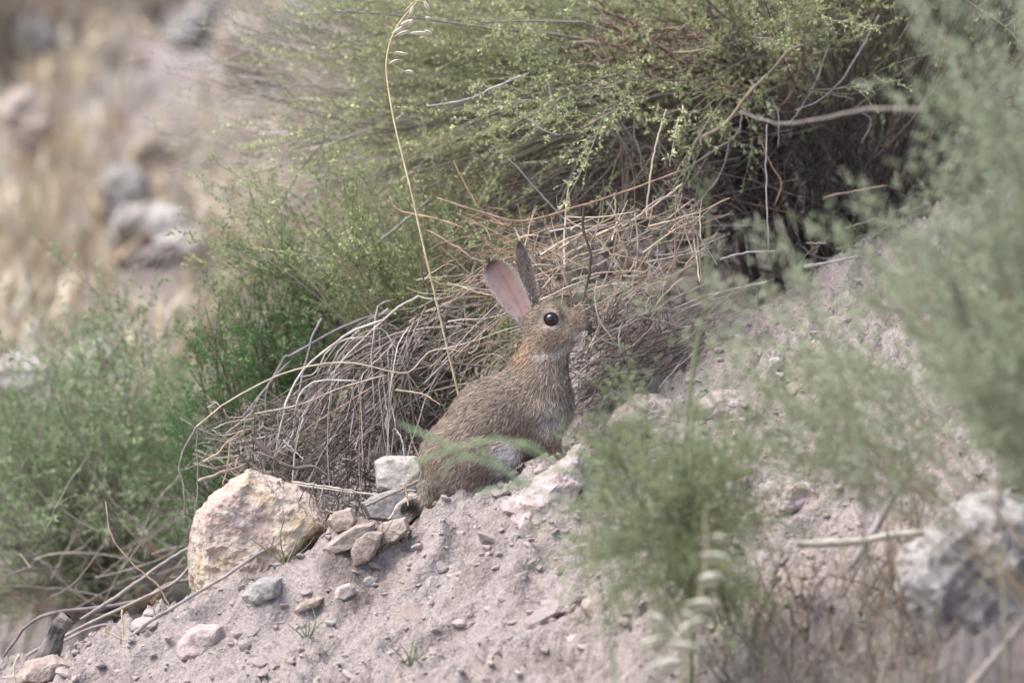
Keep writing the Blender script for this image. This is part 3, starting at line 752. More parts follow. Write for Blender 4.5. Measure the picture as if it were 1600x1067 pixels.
# straw coloured clump behind the rabbit's head
clump = thing('dry_straw_clump', on_ground(930, 0.25), 'dry straw coloured clump of brittle stems behind the rabbit\'s ears', 'dry plant')
for pts, dep, r0, r1, col in [
    (z3((330, 690), (480, 735), (620, 770), (780, 730), (900, 695), (1060, 640), (1185, 590)), .16, 2.2, 1.8, (.33, .21, .15)),
    (z3((1130, 380), (1100, 480), (1075, 600), (1060, 760)), .15, 1.8, 1.6, STRAW[1]),
    (z3((845, 720), (840, 790), (865, 880), (860, 960), (835, 1060)), .05, 2.6, 2.2, DARK[0]),
    (z3((1185, 640), (1080, 720), (960, 800), (900, 870)), .16, 1.9, 1.6, STRAW[1]),
    (z3((600, 790), (660, 900), (760, 1000)), .13, 1.6, 1.2, STRAW[1]),
    (z3((670, 800), (680, 930), (690, 1010)), .14, 2.2, 1.8, (.24, .18, .14)),
    (z3((170, 685), (200, 730), (330, 760), (420, 790)), .14, 2.0, 1.3, (.45, .29, .19)),
    (z3((300, 800), (420, 870), (460, 900), (520, 910)), .12, 2.0, 1.2, (.40, .30, .21)),
    (z3((400, 990), (470, 1015), (540, 1030)), .1, 1.8, 1.4, (.48, .36, .25)),
    (z3((950, 670), (960, 800), (1000, 900)), .15, 1.6, 1.2, STRAW[0]),
    (z3((1020, 740), (1030, 860), (1010, 1000)), .14, 1.5, 1.2, STRAW[0]),
    (z3((780, 760), (900, 840), (990, 960)), .12, 1.7, 1.3, STRAW[0]),
    (z3((700, 1000), (800, 900), (930, 860)), .12, 1.6, 1.2, STRAW[1]),
    (z3((390, 560), (430, 640), (480, 725)), .2, 1.2, 1.0, (.45, .30, .18)),
]: traced('straw', clump, pts, dep, r0 * .85, r1 * .85, col)
n = 200
q_ = in_poly([(810, 370), (900, 340), (1050, 310), (1110, 330), (1090, 430), (1000, 490), (940, 520), (860, 470), (815, 440)], n)
c0 = P(q_[:, 0], q_[:, 1], rnd(.06, .26, n))
a = np.where(rng.uniform(size=n) < .5, rng.normal(size=n) * .35 + .55, np.where(rng.uniform(size=n) < .5, rng.normal(size=n) * .3 + 1.7, rnd(0, 3.1, n))); ln = rnd(.010, .045, n)
dv = np.stack([np.cos(a) * ln, rng.normal(size=n) * .014, np.sin(a) * ln * .9], 1)
mass('straw_mass', clump, c0 - dv, c0 + dv, rng.normal(size=(n, 3)) * .003, rnd(1.0, 2.0, n), rnd(.5, 1.1, n), pick(np.vstack([STRAW, STRAW, STRAW * .7, GREYS[:4]]), n, .3), single=180, wob=.0005)
n = 100
c0 = P(rnd(700, 830, n), rnd(340, 470, n), rnd(.14, .32, n)); a = rnd(-.7, .5, n) + math.pi
ln = rnd(.015, .045, n); dv = np.stack([np.cos(a) * ln, rng.normal(size=n) * .014, np.sin(a) * ln], 1)
mass('straw_mass', clump, c0 - dv, c0 + dv, rng.normal(size=(n, 3)) * .005, rnd(.9, 1.6, n), rnd(.6, 1, n), pick(np.array([[.40, .27, .18], [.34, .25, .18], [.30, .22, .18]]), n), single=40, wob=.0007)

n = 240  # litter with dark tones put in for the shaded gaps under the straw
q_ = in_poly([(890, 500), (940, 470), (1010, 450), (1060, 470), (1000, 540), (930, 590), (895, 600)], n)
c0 = P(q_[:, 0], q_[:, 1], rnd(.06, .2, n)); c0[:, 2] = np.maximum(c0[:, 2], gh(c0[:, 0], c0[:, 1]) + .002)
a = rng.normal(size=n) * .7 + .6; ln = rnd(.008, .03, n); dv = np.stack([np.cos(a) * ln, rng.normal(size=n) * .01, np.sin(a) * ln], 1)
mass('twig_litter', clump, c0 - dv, c0 + dv, rng.normal(size=(n, 3)) * .003, rnd(.9, 2.0, n), rnd(.5, 1.1, n), pick(np.vstack([GREYS * .8, DARK, DARK * 1.4, STRAW[3:]]), n, .3), wob=.0006)
# grey sticks lying in front of the rabbit's nose
sticks = thing('fallen_sticks', on_ground(990, 0.17), 'bundle of fallen grey sticks on the slope in front of the rabbit\'s nose', 'dead branch')
for pts, r in [([(880, 600), (935, 560), (990, 515), (1050, 470), (1110, 440)], 2.6), ([(900, 575), (950, 535), (1000, 500), (1080, 450)], 2.0), ([(920, 550), (975, 500), (1000, 470), (1010, 460)], 2.0),
               ([(930, 500), (960, 530), (985, 545)], 2.2), ([(905, 590), (960, 565), (1010, 545)], 1.8), ([(985, 505), (1060, 480), (1110, 460), (1200, 440)], 1.9),
               ([(1022, 500), (1035, 478)], 2.0), ([(990, 480), (995, 450), (1060, 400)], 1.7), ([(970, 545), (1040, 500), (1130, 455)], 1.6), ([(936, 506), (976, 484)], 1.9),
               ([(895, 570), (915, 562)], 3.2)]:
    traced('stick', sticks, pts, .16 if len(pts) > 2 else .12, r * .9, r * .6, STRAW[1] if r in (1.9, 3.2) and len(pts) == 2 else G[rng.integers(1, 4)])
n = 260
c0 = P(rnd(890, 1150, n), 0 * rnd(0, 1, n), rnd(.16, .3, n)); c0 = P(rnd(890, 1130, n), rnd(440, 580, n), rnd(.14, .28, n))
c0[:, 2] = gh(c0[:, 0], c0[:, 1]) + rnd(.004, .03, n)
a = rnd(.2, .9, n); ln = rnd(.015, .05, n); dv = np.stack([np.cos(a) * ln, rng.normal(size=n) * .012, np.sin(a) * ln], 1)
mass('twig_mass', sticks, c0 - dv, c0 + dv, rng.normal(size=(n, 3)) * .004, rnd(.8, 1.6, n), rnd(.5, 1, n), pick(np.vstack([GREYS, DARK * 1.3]), n), single=40, wob=.0005)

# ------------------------------------------------------------------ leafy sprigs
def sprig(seed, L=0.11, n_side=11, leaf=0.0042, leaf_w=0.0016, dens=10, stem_r=0.00055, lowpoly=False, spread=0.75, up=0.25):
    """a spray growing along +X: stem, side twigs, tiny leaves; returns verts, tris, is_leaf, shade"""
    r = np.random.default_rng(seed)
    V, F, S, sh = [], [], [], []; off = 0
    def add(v, f, leafy, shade):
        nonlocal off
        V.append(v); F.append(f + off); S.append(np.full(len(v), leafy)); sh.append(shade); off += len(v)
    def tube3(c, r0, r1):
        v, q, _ = tubes(c[None], np.linspace(r0, r1, len(c))[None], 3)
        add(v, np.vstack([q[:, [0, 1, 2]], q[:, [0, 2, 3]]]), 0.0, np.full(len(v), r.uniform(.8, 1.2)))
    main = catmull([(0, 0, 0), (L * .5, r.normal() * .05 * L, r.normal() * .05 * L + .03 * L), (L, r.normal() * .10 * L, r.normal() * .08 * L)], 7)
    tube3(main, stem_r, stem_r * .4)
    lp, ld = [], []
    def leaves_on(c, m):
        for _ in range(m):
            u = r.uniform(.12, 1) * (len(c) - 1); i = min(int(u), len(c) - 2); p = c[i] + (u - i) * (c[i + 1] - c[i])
            t = c[i + 1] - c[i]; t = t / (np.linalg.norm(t) + 1e-9)
            d = t * r.uniform(.3, 1.0) + r.normal(size=3) * .65; lp.append(p); ld.append(d / np.linalg.norm(d))
    leaves_on(main, dens)
    for k in range(n_side):
        u = (0.12 + 0.85 * (k + r.uniform(0, .8)) / n_side) * 6; i = min(int(u), 5); p = main[i] + (u - i) * (main[i + 1] - main[i])
        ph = r.uniform(0, 2 * math.pi); l2 = L * r.uniform(.14, .38) * (1.1 - .6 * u / 6)
        d = np.array([1.0, spread * math.cos(ph), spread * math.sin(ph) + up]); d /= np.linalg.norm(d)
        e = p + d * l2; c = catmull([p, (p + e) / 2 + r.normal(size=3) * l2 * .07, e], 3 if lowpoly else 4)
        tube3(c, stem_r * .6, stem_r * .3); leaves_on(c, dens)
    lp, ld = np.array(lp), np.array(ld); m = len(lp)
    sd_ = np.cross(ld, r.normal(size=(m, 3))); sd_ /= np.linalg.norm(sd_, axis=1, keepdims=True)
    l_ = leaf * r.uniform(.6, 1.3, (m, 1)); w_ = leaf_w * r.uniform(.7, 1.3, (m, 1)) / 2
    q = np.stack([lp, lp + ld * l_ * .5 + sd_ * w_, lp + ld * l_, lp + ld * l_ * .5 - sd_ * w_], 1).reshape(-1, 3)
    b = np.arange(m)[:, None] * 4
    add(q, np.concatenate([b + np.array([[0, 1, 2]]), b + np.array([[0, 2, 3]])]), 1.0, np.repeat(r.uniform(.65, 1.35, m), 4))
    return np.vstack(V), np.vstack(F), np.concatenate(S), np.concatenate(sh)

def place_sprigs(name, parent, temps, pos, dirs, scale, leafcol, stemcol, mat=None):
    """every sprig of one bush, real leaves, as one part"""
    N = len(pos); which = rng.integers(len(temps), size=N)
    d = dirs / np.linalg.norm(dirs, axis=1, keepdims=True)
    ref = rng.normal(size=(N, 3)) * .5 + np.array([0, 0, 1.0])
    s = np.cross(ref, d); s /= np.linalg.norm(s, axis=1, keepdims=True); u = np.cross(d, s)
    R = np.stack([d, s, u], 2)
    Vs, Fs, Cs = [], [], []; off = 0
    for k, (v, f, lf, sh) in enumerate(temps):
        m = np.where(which == k)[0]
        if not len(m): continue
        vv = np.einsum('nij,vj->nvi', R[m], v) * scale[m][:, None, None] + pos[m][:, None]
        cc = (leafcol[m][:, None] * lf[None, :, None] + stemcol[m][:, None] * (1 - lf[None, :, None])) * sh[None, :, None]
        Fs.append((f[None] + (np.arange(len(m)) * len(v))[:, None, None]).reshape(-1, 3) + off)
        Vs.append(vv.reshape(-1, 3)); Cs.append(cc.reshape(-1, 3)); off += len(m) * len(v)
    return obj(name, np.vstack(Vs), np.vstack(Fs), mat or M_LEAF, parent, np.vstack(Cs), smooth=False, kind='stuff')

def branches(root, tips, n_pts=9, bow=0.06, jitter=0.012):
    """arched limbs from root to each tip: (N,K,3)"""
    N = len(tips); t = np.linspace(0, 1, n_pts)[None, :, None]
    root = np.broadcast_to(root, (N, 3))
    ln = np.linalg.norm(tips - root, axis=1)[:, None, None]
    b = np.stack([rng.normal(size=N) * .03, rng.normal(size=N) * .03, rng.uniform(.4, 1.4, N) * bow / .06 * .08], 1)[:, None]
    C = root[:, None] * (1 - t) + tips[:, None] * t + b * ln * 4 * t * (1 - t)
    return C + np.cumsum(rng.normal(size=C.shape), axis=1) * jitter * .25 * np.sin(t * math.pi)

def sprigs_along(C, per, lo=.4, spread=.5, droop=0.0):
    N, K, _ = C.shape
    u = rng.uniform(lo, 1, (N, per)) * (K - 1.001); i = u.astype(int); fr = (u - i)[..., None]
    n_ = np.arange(N)[:, None]
    p = C[n_, i] * (1 - fr) + C[n_, i + 1] * fr; t = C[n_, i + 1] - C[n_, i]
    t = t / (np.linalg.norm(t, axis=2, keepdims=True) + 1e-9)
    d = t + rng.normal(size=t.shape) * spread; d[..., 2] += droop
    return p.reshape(-1, 3), d.reshape(-1, 3)


FINE = [sprig(200 + i, L=.125, n_side=12, dens=8, leaf=.0039, leaf_w=.0023, spread=.42, up=.12, lowpoly=True) for i in range(8)]
LONG = [sprig(230 + i, L=.13, n_side=6, dens=6, leaf=.0036, leaf_w=.0015, spread=.5) for i in range(6)]
FEATH = [sprig(260 + i, L=.15, n_side=9, dens=7, leaf=.0090, leaf_w=.0026, lowpoly=True, spread=.7) for i in range(6)]

# --- large saltbush over the slope
bush = thing('saltbush', on_ground(1240, 0.55), 'large grey green saltbush arching over the slope above the rabbit', 'bush')
root = on_ground(1240, 0.55)
poly_a = [(500, -60), (1330, -80), (1330, 60), (1270, 150), (1190, 200), (1130, 250), (980, 290), (860, 310), (760, 330), (640, 320), (560, 240), (540, 120)]
tp = np.vstack([in_poly(poly_a, 120), in_poly([(470, -60), (760, -60), (820, 120), (740, 300), (600, 310), (480, 240)], 50)])
tips = P(tp[:, 0], tp[:, 1], np.concatenate([rnd(.12, .95, 120), rnd(.3, .7, 50)]))
hub = P(1190, 130, .5)
Cb = branches(hub, tips, bow=.035)
for k in range(7):
    c = catmull([root + np.array([rng.normal() * .02, rng.normal() * .02, -.01]), (root + hub) / 2 + rng.normal(size=3) * .03, hub + rng.normal(size=3) * .03, hub + np.array([rnd(-.12, .1, 1)[0], rng.normal() * .08, .1])], 14)
    v, f, cc = tubes(c[None], np.linspace(8, 3, 14)[None] * MPP, 7, pick(DARK, 1)); obj('limb', v, f, M_TWIG, bush, cc)  # limb colour darkened to carry the hollow's shade
for i in range(26):
    K = Cb.shape[1]; v, f, cc = tubes(Cb[i:i + 1], np.linspace(4.2, 1.2, K)[None] * MPP, 5, pick(GREYS, 1)); obj('branch', v, f, M_TWIG, bush, cc)
v, f, cc = tubes(Cb[26:], np.linspace(2.6, .8, Cb.shape[1])[None] * MPP, 4, pick(GREYS, len(Cb) - 26)); obj('small_branches', v, f, M_TWIG, bush, cc, kind='stuff')
p, d = sprigs_along(Cb, 8, .35, .3, .0); N = len(p)
lc = pick(np.array([[.45, .47, .22], [.50, .51, .26], [.38, .42, .20], [.48, .47, .28]]), N); sc_ = pick(np.array([[.42, .39, .28], [.36, .32, .26]]), N)
place_sprigs('foliage', bush, FINE, p, d, rnd(.6, 1.15, N), lc, sc_)
# the crown above the picture, which shades the hollow
tp = np.vstack([in_poly([(1060, -380), (1700, -380), (1700, -40), (1350, 40), (1100, -60)], 110), in_poly([(1280, -60), (1700, -60), (1700, 160), (1400, 120)], 40)])
tips = P(tp[:, 0], tp[:, 1], np.concatenate([rnd(.15, 1.3, 110), rnd(.35, 1.2, 40)])); Cc = branches(root + np.array([.05, .05, .05]), tips, bow=.05)
v, f, cc = tubes(Cc, np.linspace(2.4, .8, Cc.shape[1])[None] * MPP, 3, pick(DARK, len(Cc))); obj('small_branches', v, f, M_TWIG, bush, cc, kind='stuff')  # branches coloured dark so they read as shaded in the hollow
p, d = sprigs_along(Cc, 4, .4, .6, .1); N = len(p)
place_sprigs('foliage', bush, LONG, p, d, rnd(1.4, 2.6, N), pick(np.array([[.24, .28, .13], [.20, .24, .12]]), N), pick(np.array([[.27, .23, .18]]), N))
# bare and thin leafed tips reaching out over the valley
tp = np.stack([rnd(330, 600, 110), rnd(0, 360, 110)], 1); tips = P(tp[:, 0], tp[:, 1], rnd(.4, 1.0, 110))
Ct = branches(P(860, 230, .6), tips, bow=.03, jitter=.008)
v, f, cc = tubes(Ct, np.linspace(2.2, .7, Ct.shape[1])[None] * MPP, 4, pick(GREYS[2:4], len(Ct)) * 1.15); obj('bare_tips', v, f, M_TWIG, bush, cc, kind='stuff')
p, d = sprigs_along(Ct, 4, .3, .3, .1); N = len(p)
place_sprigs('foliage', bush, LONG, p, d, rnd(.6, 1.1, N), pick(np.array([[.33, .35, .20], [.38, .38, .25]]), N), pick(GREYS[2:4], N) * 1.25)
for pts, dep, r0, r1, c in [
    (z4((60, 430), (130, 390), (210, 290), (280, 220), (330, 160), (380, 140)), .14, 4.2, 3.0, (.26, .20, .15)),
    (z4((615, 50), (550, 170), (490, 260), (420, 320), (350, 345)), .2, 2.4, 1.9, (.28, .23, .22)),
    (z4((265, 390), (262, 560), (270, 780)), .12, 1.8, 1.6, (.36, .31, .29)),
    (z4((375, 170), (360, 240), (330, 310), (290, 340)), .25, 4.0, 2.4, (.24, .16, .12)),
    (z4((460, 140), (420, 250), (370, 340), (330, 390)), .22, 2.0, 1.5, (.34, .29, .27)),
    (z4((190, 350), (170, 420), (100, 470), (0, 540)), .2, 2.4, 1.8, (.26, .21, .19)),
    (z4((150, 420), (130, 520), (80, 600), (20, 670)), .2, 2.0, 1.6, (.24, .20, .19)),
    (z4((280, 310), (300, 360), (300, 460)), .2, 1.6, 1.2, (.34, .29, .28)),
    (z4((240, 430), (280, 520), (310, 570), (290, 640)), .2, 1.8, 1.6, (.34, .22, .14)),
    (z4((560, 350), (590, 380), (560, 450)), .25, 2.0, 1.6, (.26, .22, .21)),
    (z4((440, 620), (500, 605), (640, 580)), .2, 3.0, 2.2, (.30, .22, .16)),
    (z4((380, 835), (460, 820), (560, 800)), .14, 4.5, 3.0, (.28, .24, .24)),
    (z4((0, 655), (60, 750), (110, 830)), .1, 1.5, 1.1, (.40, .37, .38)),
    (z4((120, 810), (200, 790), (290, 785)), .1, 2.6, 1.8, (.33, .29, .28)),
    (z3((300, 370), (440, 345), (540, 300), (650, 255)), .12, 1.8, 2.6, (.36, .32, .33)),
    (z3((520, 505), (600, 570), (690, 670), (800, 790)), .16, 1.5, 1.9, (.30, .26, .25)),
    (z3((50, 900), (180, 800), (320, 680)), .2, 2.6, 2.0, (.30, .26, .25)),
    (z3((715, 275), (740, 360), (790, 440)), .12, 1.8, 1.5, (.33, .29, .26)),
    (z3((620, 390), (700, 450), (760, 470)), .12, 1.8, 1.3, (.36, .33, .33)),
    ([(395, 0), (420, 18), (500, 45), (600, 72), (650, 90)], .45, 1.4, 2.2, (.36, .29, .30)),
    ([(400, 152), (455, 135), (520, 138), (590, 138)], .5, 2.0, 2.4, (.33, .28, .29)),
    ([(340, 255), (440, 250), (520, 246), (600, 250), (690, 248), (760, 252)], .4, 1.6, 2.6, (.38, .33, .33)),
    ([(362, 282), (440, 258), (500, 247)], .42, 1.6, 1.8, (.40, .35, .34)),
]: traced('branch', bush, pts, dep + .06, r0 * .7, r1 * .7, c)
# under-canopy dead twigs
n = 400
st = P(rnd(900, 1250, n), rnd(120, 360, n), rnd(.3, .8, n)); en = P(rnd(620, 1090, n), rnd(250, 430, n), rnd(.22, .55, n))
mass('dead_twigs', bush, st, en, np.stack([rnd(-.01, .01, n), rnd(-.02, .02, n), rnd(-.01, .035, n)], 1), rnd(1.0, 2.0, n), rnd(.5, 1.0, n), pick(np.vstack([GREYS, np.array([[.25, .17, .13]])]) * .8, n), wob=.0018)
n = 170  # twigs in the hollow, coloured near black to stand for shade
st = P(rnd(1080, 1400, n), rnd(60, 260, n), rnd(.35, .75, n)); en = P(rnd(1030, 1440, n), rnd(300, 430, n), rnd(.25, .5, n))
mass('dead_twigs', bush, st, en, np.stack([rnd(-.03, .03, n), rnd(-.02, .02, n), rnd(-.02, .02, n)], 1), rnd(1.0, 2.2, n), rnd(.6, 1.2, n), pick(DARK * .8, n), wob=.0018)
n = 520        # litter under the bush
c0 = P(rnd(1030, 1480, n), rnd(280, 420, n), rnd(.3, .9, n)); c0[:, 2] = gh(c0[:, 0], c0[:, 1]) + rnd(.0, .025, n)
a = rng.normal(size=n) * .7 + .5; ln = rnd(.01, .045, n); dv = np.stack([np.cos(a) * ln, rng.normal(size=n) * .015, np.sin(a) * ln * .8], 1)
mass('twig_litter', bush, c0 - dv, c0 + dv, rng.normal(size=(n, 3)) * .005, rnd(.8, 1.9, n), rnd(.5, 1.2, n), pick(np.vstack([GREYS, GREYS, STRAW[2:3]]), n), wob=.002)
n = 800        # fill of old wood deep in the crown, shade put into its colour
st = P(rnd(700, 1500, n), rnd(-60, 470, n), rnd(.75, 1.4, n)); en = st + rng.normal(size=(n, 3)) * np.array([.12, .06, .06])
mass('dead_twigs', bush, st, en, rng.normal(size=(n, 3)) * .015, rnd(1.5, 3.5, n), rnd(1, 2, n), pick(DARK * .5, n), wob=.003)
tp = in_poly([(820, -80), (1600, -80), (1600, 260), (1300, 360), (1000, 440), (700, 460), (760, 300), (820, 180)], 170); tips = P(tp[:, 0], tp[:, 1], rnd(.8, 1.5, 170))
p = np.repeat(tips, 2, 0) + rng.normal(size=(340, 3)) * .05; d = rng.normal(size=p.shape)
place_sprigs('shade_fill_foliage', bush, LONG, p, d, rnd(.9, 1.6, len(p)), pick(np.array([[.07, .05, .038], [.055, .045, .035], [.05, .055, .03]]), len(p)), pick(DARK * .5, len(p)))  # near-black sprigs added as backing, standing for the shade under the bush
n = 90         # curled brown dead leaves in the crown
c0 = P(rnd(930, 1110, n), rnd(25, 110, n), rnd(.25, .5, n)); dv = rng.normal(size=(n, 3)) * np.array([.02, .01, .008])
mass('dead_twigs', bush, c0 - dv, c0 + dv, rng.normal(size=(n, 3)) * .012, rnd(1.5, 3.2, n), rnd(1, 2, n), pick(np.array([[.20, .135, .10], [.16, .11, .085], [.26, .19, .14]]), n), wob=.002)

# --- lower leafy shrub between the bush and the heap
shrub = thing('leafy_shrub', on_ground(640, 0.34), 'leafy green shrub with drooping sprays above the heap of bare twigs', 'bush')
root = on_ground(720, 0.38)
poly_b = [(320, 380), (380, 340), (470, 320), (560, 300), (660, 300), (740, 330), (760, 400), (700, 450), (620, 460), (540, 440), (430, 430), (345, 420)]
tp = np.vstack([in_poly(poly_b, 80), in_poly([(560, 380), (790, 400), (800, 540), (700, 590), (600, 560)], 34)]); tips = P(tp[:, 0], tp[:, 1], np.concatenate([rnd(.2, .5, 80), rnd(.22, .36, 34)]))
Cs_ = branches(root + np.array([0, 0, .03]), tips, bow=.07)
for i in range(10):
    v, f, cc = tubes(Cs_[i:i + 1], np.linspace(3, 1, Cs_.shape[1])[None] * MPP, 5, pick(GREYS, 1)); obj('branch', v, f, M_TWIG, shrub, cc)
v, f, cc = tubes(Cs_[10:], np.linspace(2, .8, Cs_.shape[1])[None] * MPP, 3, pick(GREYS, 104)); obj('small_branches', v, f, M_TWIG, shrub, cc, kind='stuff')
p, d = sprigs_along(Cs_, 4, .35, .32, -.12); N = len(p)
place_sprigs('foliage', shrub, FINE, p, d, rnd(.55, 1.05, N), pick(np.array([[.33, .38, .17], [.39, .42, .20], [.27, .33, .15]]), N), pick(np.array([[.40, .38, .26]]), N))
# --- deep green bush behind it
dg_ = thing('dark_green_bush', on_ground(430, 0.62), 'deep green bush with fine needles behind the heap of bare twigs', 'bush')
root = on_ground(430, .62)
tp = in_poly([(285, 600), (330, 440), (420, 390), (520, 430), (560, 500), (500, 640), (440, 720), (360, 840), (290, 900), (270, 700)], 140)
tips = P(tp[:, 0], tp[:, 1], rnd(.26, .46, 140)); Cd = branches(root, tips, bow=.03)
v, f, cc = tubes(Cd, np.linspace(2.4, .8, Cd.shape[1])[None] * MPP, 3, pick(DARK * 1.5, 140)); obj('branches', v, f, M_TWIG, dg_, cc, kind='stuff')
p, d = sprigs_along(Cd, 5, .5, .8, .1); N = len(p)
place_sprigs('foliage', dg_, FEATH, p, d, rnd(.3, .6, N), pick(np.array([[.11, .20, .07], [.14, .24, .085], [.08, .16, .05]]), N), pick(np.array([[.08, .10, .05]]), N))
# --- grey green bush on the low side
gb = thing('grey_green_bush', on_ground(130, 0.8), 'soft grey green bush below the dirt bank, left of the quartz rock by the stump'.replace('left of', 'past'), 'bush')
root = on_ground(140, .85)
tp = in_poly([(-60, 680), (60, 600), (150, 520), (250, 490), (320, 560), (330, 660), (330, 820), (240, 920), (60, 960), (-60, 960)], 190)
tips = P(tp[:, 0], tp[:, 1], rnd(.5, 1.15, 190)); Cg = branches(root, tips, bow=.03)
v, f, cc = tubes(Cg, np.linspace(2.6, .9, Cg.shape[1])[None] * MPP, 3, pick(GREYS, 190)); obj('branches', v, f, M_TWIG, gb, cc, kind='stuff')
p, d = sprigs_along(Cg, 4, .25, .5, .25); N = len(p)
hh = (p[:, 2] - p[:, 2].min()) / np.ptp(p[:, 2])
place_sprigs('foliage', gb, FEATH, p, d, rnd(.5, .95, N), pick(np.array([[.29, .36, .19], [.35, .41, .24], [.24, .31, .15]]), N), pick(np.array([[.22, .21, .15]]), N))
n = 110
st = P(rnd(40, 320, n), rnd(830, 960, n), rnd(.35, .8, n)); en = st + np.stack([rnd(-.12, .12, n), rnd(-.05, .05, n), rnd(-.02, .1, n)], 1)
mass('dead_twigs', gb, st, en, rng.normal(size=(n, 3)) * .01, rnd(1, 2, n), rnd(.6, 1.2, n), pick(np.vstack([GREYS * .8, [[.24, .15, .09]]]), n), wob=.0012)

# ------------------------------------------------------------------ sticks on the bank
def loose(name, pts, dep, r0, r1, col, label, cat='stick', group=None, n=22):
    o = traced(name, None, pts, dep, r0, r1, col, n); return tag(o, label, cat, group)
loose('fallen_stick', z5((880, 640), (820, 655), (690, 740), (560, 820), (460, 880), (385, 942)), [.0, -.05, -.075, -.075, -.06, -.05], 2.6, 3.2, (.27, .235, .22), 'long grey stick lying across the foot of the quartz rock')
loose('fallen_stick', z5((620, 625), (500, 700), (360, 800), (250, 870)), [.12, .12, .1, .06], 2.6, 3, (.30, .26, .24), 'grey stick leaning from the twig heap down to the charred stump')
loose('fallen_stick', z5((330, 500), (350, 610), (420, 700), (490, 760), (530, 830)), .1, 1.0, 1.5, (.36, .28, .20), 'thin tan stem rising in front of the grey green bush')
loose('fallen_stick', z5((610, 742), (520, 760), (440, 810), (300, 830), (160, 850), (80, 890), (10, 985)), .16, 3.4, 2.6, (.20, .165, .15), 'dark bent branch sweeping under the grey green bush')
loose('fallen_stick', z5((610, 780), (540, 850), (440, 880), (300, 890), (150, 960)), .12, 2.8, 2.2, (.26, .22, .20), 'grey branch lying along the foot of the bank beneath the dark bent branch')
loose('fallen_stick', z5((630, 640), (560, 740), (470, 790), (300, 870), (120, 960), (0, 1035)), .14, 2.2, 2.6, (.33, .28, .25), 'long pale branch running down past the charred stump')
loose('fallen_stick', [(570, 790), (620, 768), (660, 748)], [.02, .02, .025], 2.2, 2.6, (.27, .22, .19), 'straight brown stick propped against the white stones behind the rabbit')
loose('straw_piece', [(432, 752), (480, 760), (600, 775)], .04, 1.8, 2.0, (.50, .43, .34), 'straight pale straw lying above the quartz rock')
loose('straw_piece', [(633, 758), (638, 790)], -.02, 1.2, 1.4, (.52, .36, .19), 'short orange straw standing beside the rabbit\'s tail')
loose('straw_piece', z5((380, 825), (384, 925)), -.12, 1.4, 1.8, (.52, .42, .26), 'upright yellow stalk stub at the edge of the bank', group=None)
loose('straw_piece', z5((330, 898), (360, 920), (395, 935)), -.12, 1.8, 1.6, (.52, .42, .27), 'short yellow stalk lying at the base of the upright stub')
loose('straw_piece', [(0, 1058), (20, 1056), (22, 1040), (30, 1020)], -.16, 1.6, 1.4, (.55, .48, .36), 'forked pale stalk at the foot of the bank below the charred stump')
for q in ([(492, 752), (478, 800), (466, 822)], [(507, 755), (498, 790)], [(436, 752), (438, 790), (440, 830)], [(520, 800), (490, 802), (470, 826)], [(405, 790), (412, 830), (425, 850)], [(455, 845), (470, 835), (515, 800)]):
    traced('twig', heap, q, .0, 1.1, .8, GREYS[rng.integers(0, 3)])
n = 90
c0 = P(rnd(440, 530, n), rnd(790, 850, n), rnd(-.02, .05, n)); dv = rng.normal(size=(n, 3)) * np.array([.014, .008, .012])
mass('twig_litter', heap, c0 - dv, c0 + dv, rng.normal(size=(n, 3)) * .003, rnd(.7, 1.5, n), rnd(.5, 1, n), pick(np.vstack([GREYS, DARK]), n), wob=.001)
# charred stump
c = catmull(P(np.array([62, 80, 92, 100, 106]), np.array([1045, 1010, 985, 970, 962]), np.full(5, -.03)), 14)
R = np.interp(np.linspace(0, 1, 14), [0, .3, .7, .9, 1], [22, 15, 14, 16, 8]) * MPP
v, f, cc = tubes(c[None], R[None], 12, np.array([[.10, .085, .075]])); v = v + .004 * np.stack([vnoise(v * 90, 61), vnoise(v * 90, 62), vnoise(v * 60, 63)], 1)
cc = cc * (1 + 1.4 * np.clip(fbm(v * np.array([160, 160, 40]), 3, 64), -.5, 1.3)[:, None])
tag(obj('charred_stump', v, f, M_TWIG, None, cc, smooth=False), 'short dark charred stump poking up beside the smooth brown rock', 'stump')

# small green seedlings on the bank
def seedling(px, py, h, label, seed, dep=None, group=None):
    r = np.random.default_rng(seed); g = ground_hit(px, py); dep = (g - AIM) @ FW
    t = thing('seedling', g, label, 'seedling', group)
    for k in range(6):
        a = r.uniform(.5, 2.6); l_ = h * r.uniform(.5, 1.1) * MPP
        e = g + np.array([math.cos(a) * l_, r.uniform(-.3, .3) * l_, math.sin(a) * l_])
        c = catmull([g - [0, 0, .002], (g + e) / 2 + r.normal(size=3) * l_ * .08, e], 7)
        v, f, cc = tubes(c[None], np.linspace(1.5, .5, 7)[None] * MPP, 4, pick(np.array([[.24, .27, .15], [.30, .31, .19]]), 1)); obj('shoot', v, f, M_LEAF, t, cc)
seedling(446, 880, 70, 'pale green seedling sprouting at the foot of the quartz rock', 1)
seedling(590, 868, 60, 'thin green seedling beside the rounded dusty stone', 2)
seedling(640, 1040, 60, 'faint green seedling low on the open dirt', 3)
seedling(480, 1000, 50, 'small green seedling on the dirt below the blue grey stone', 4)

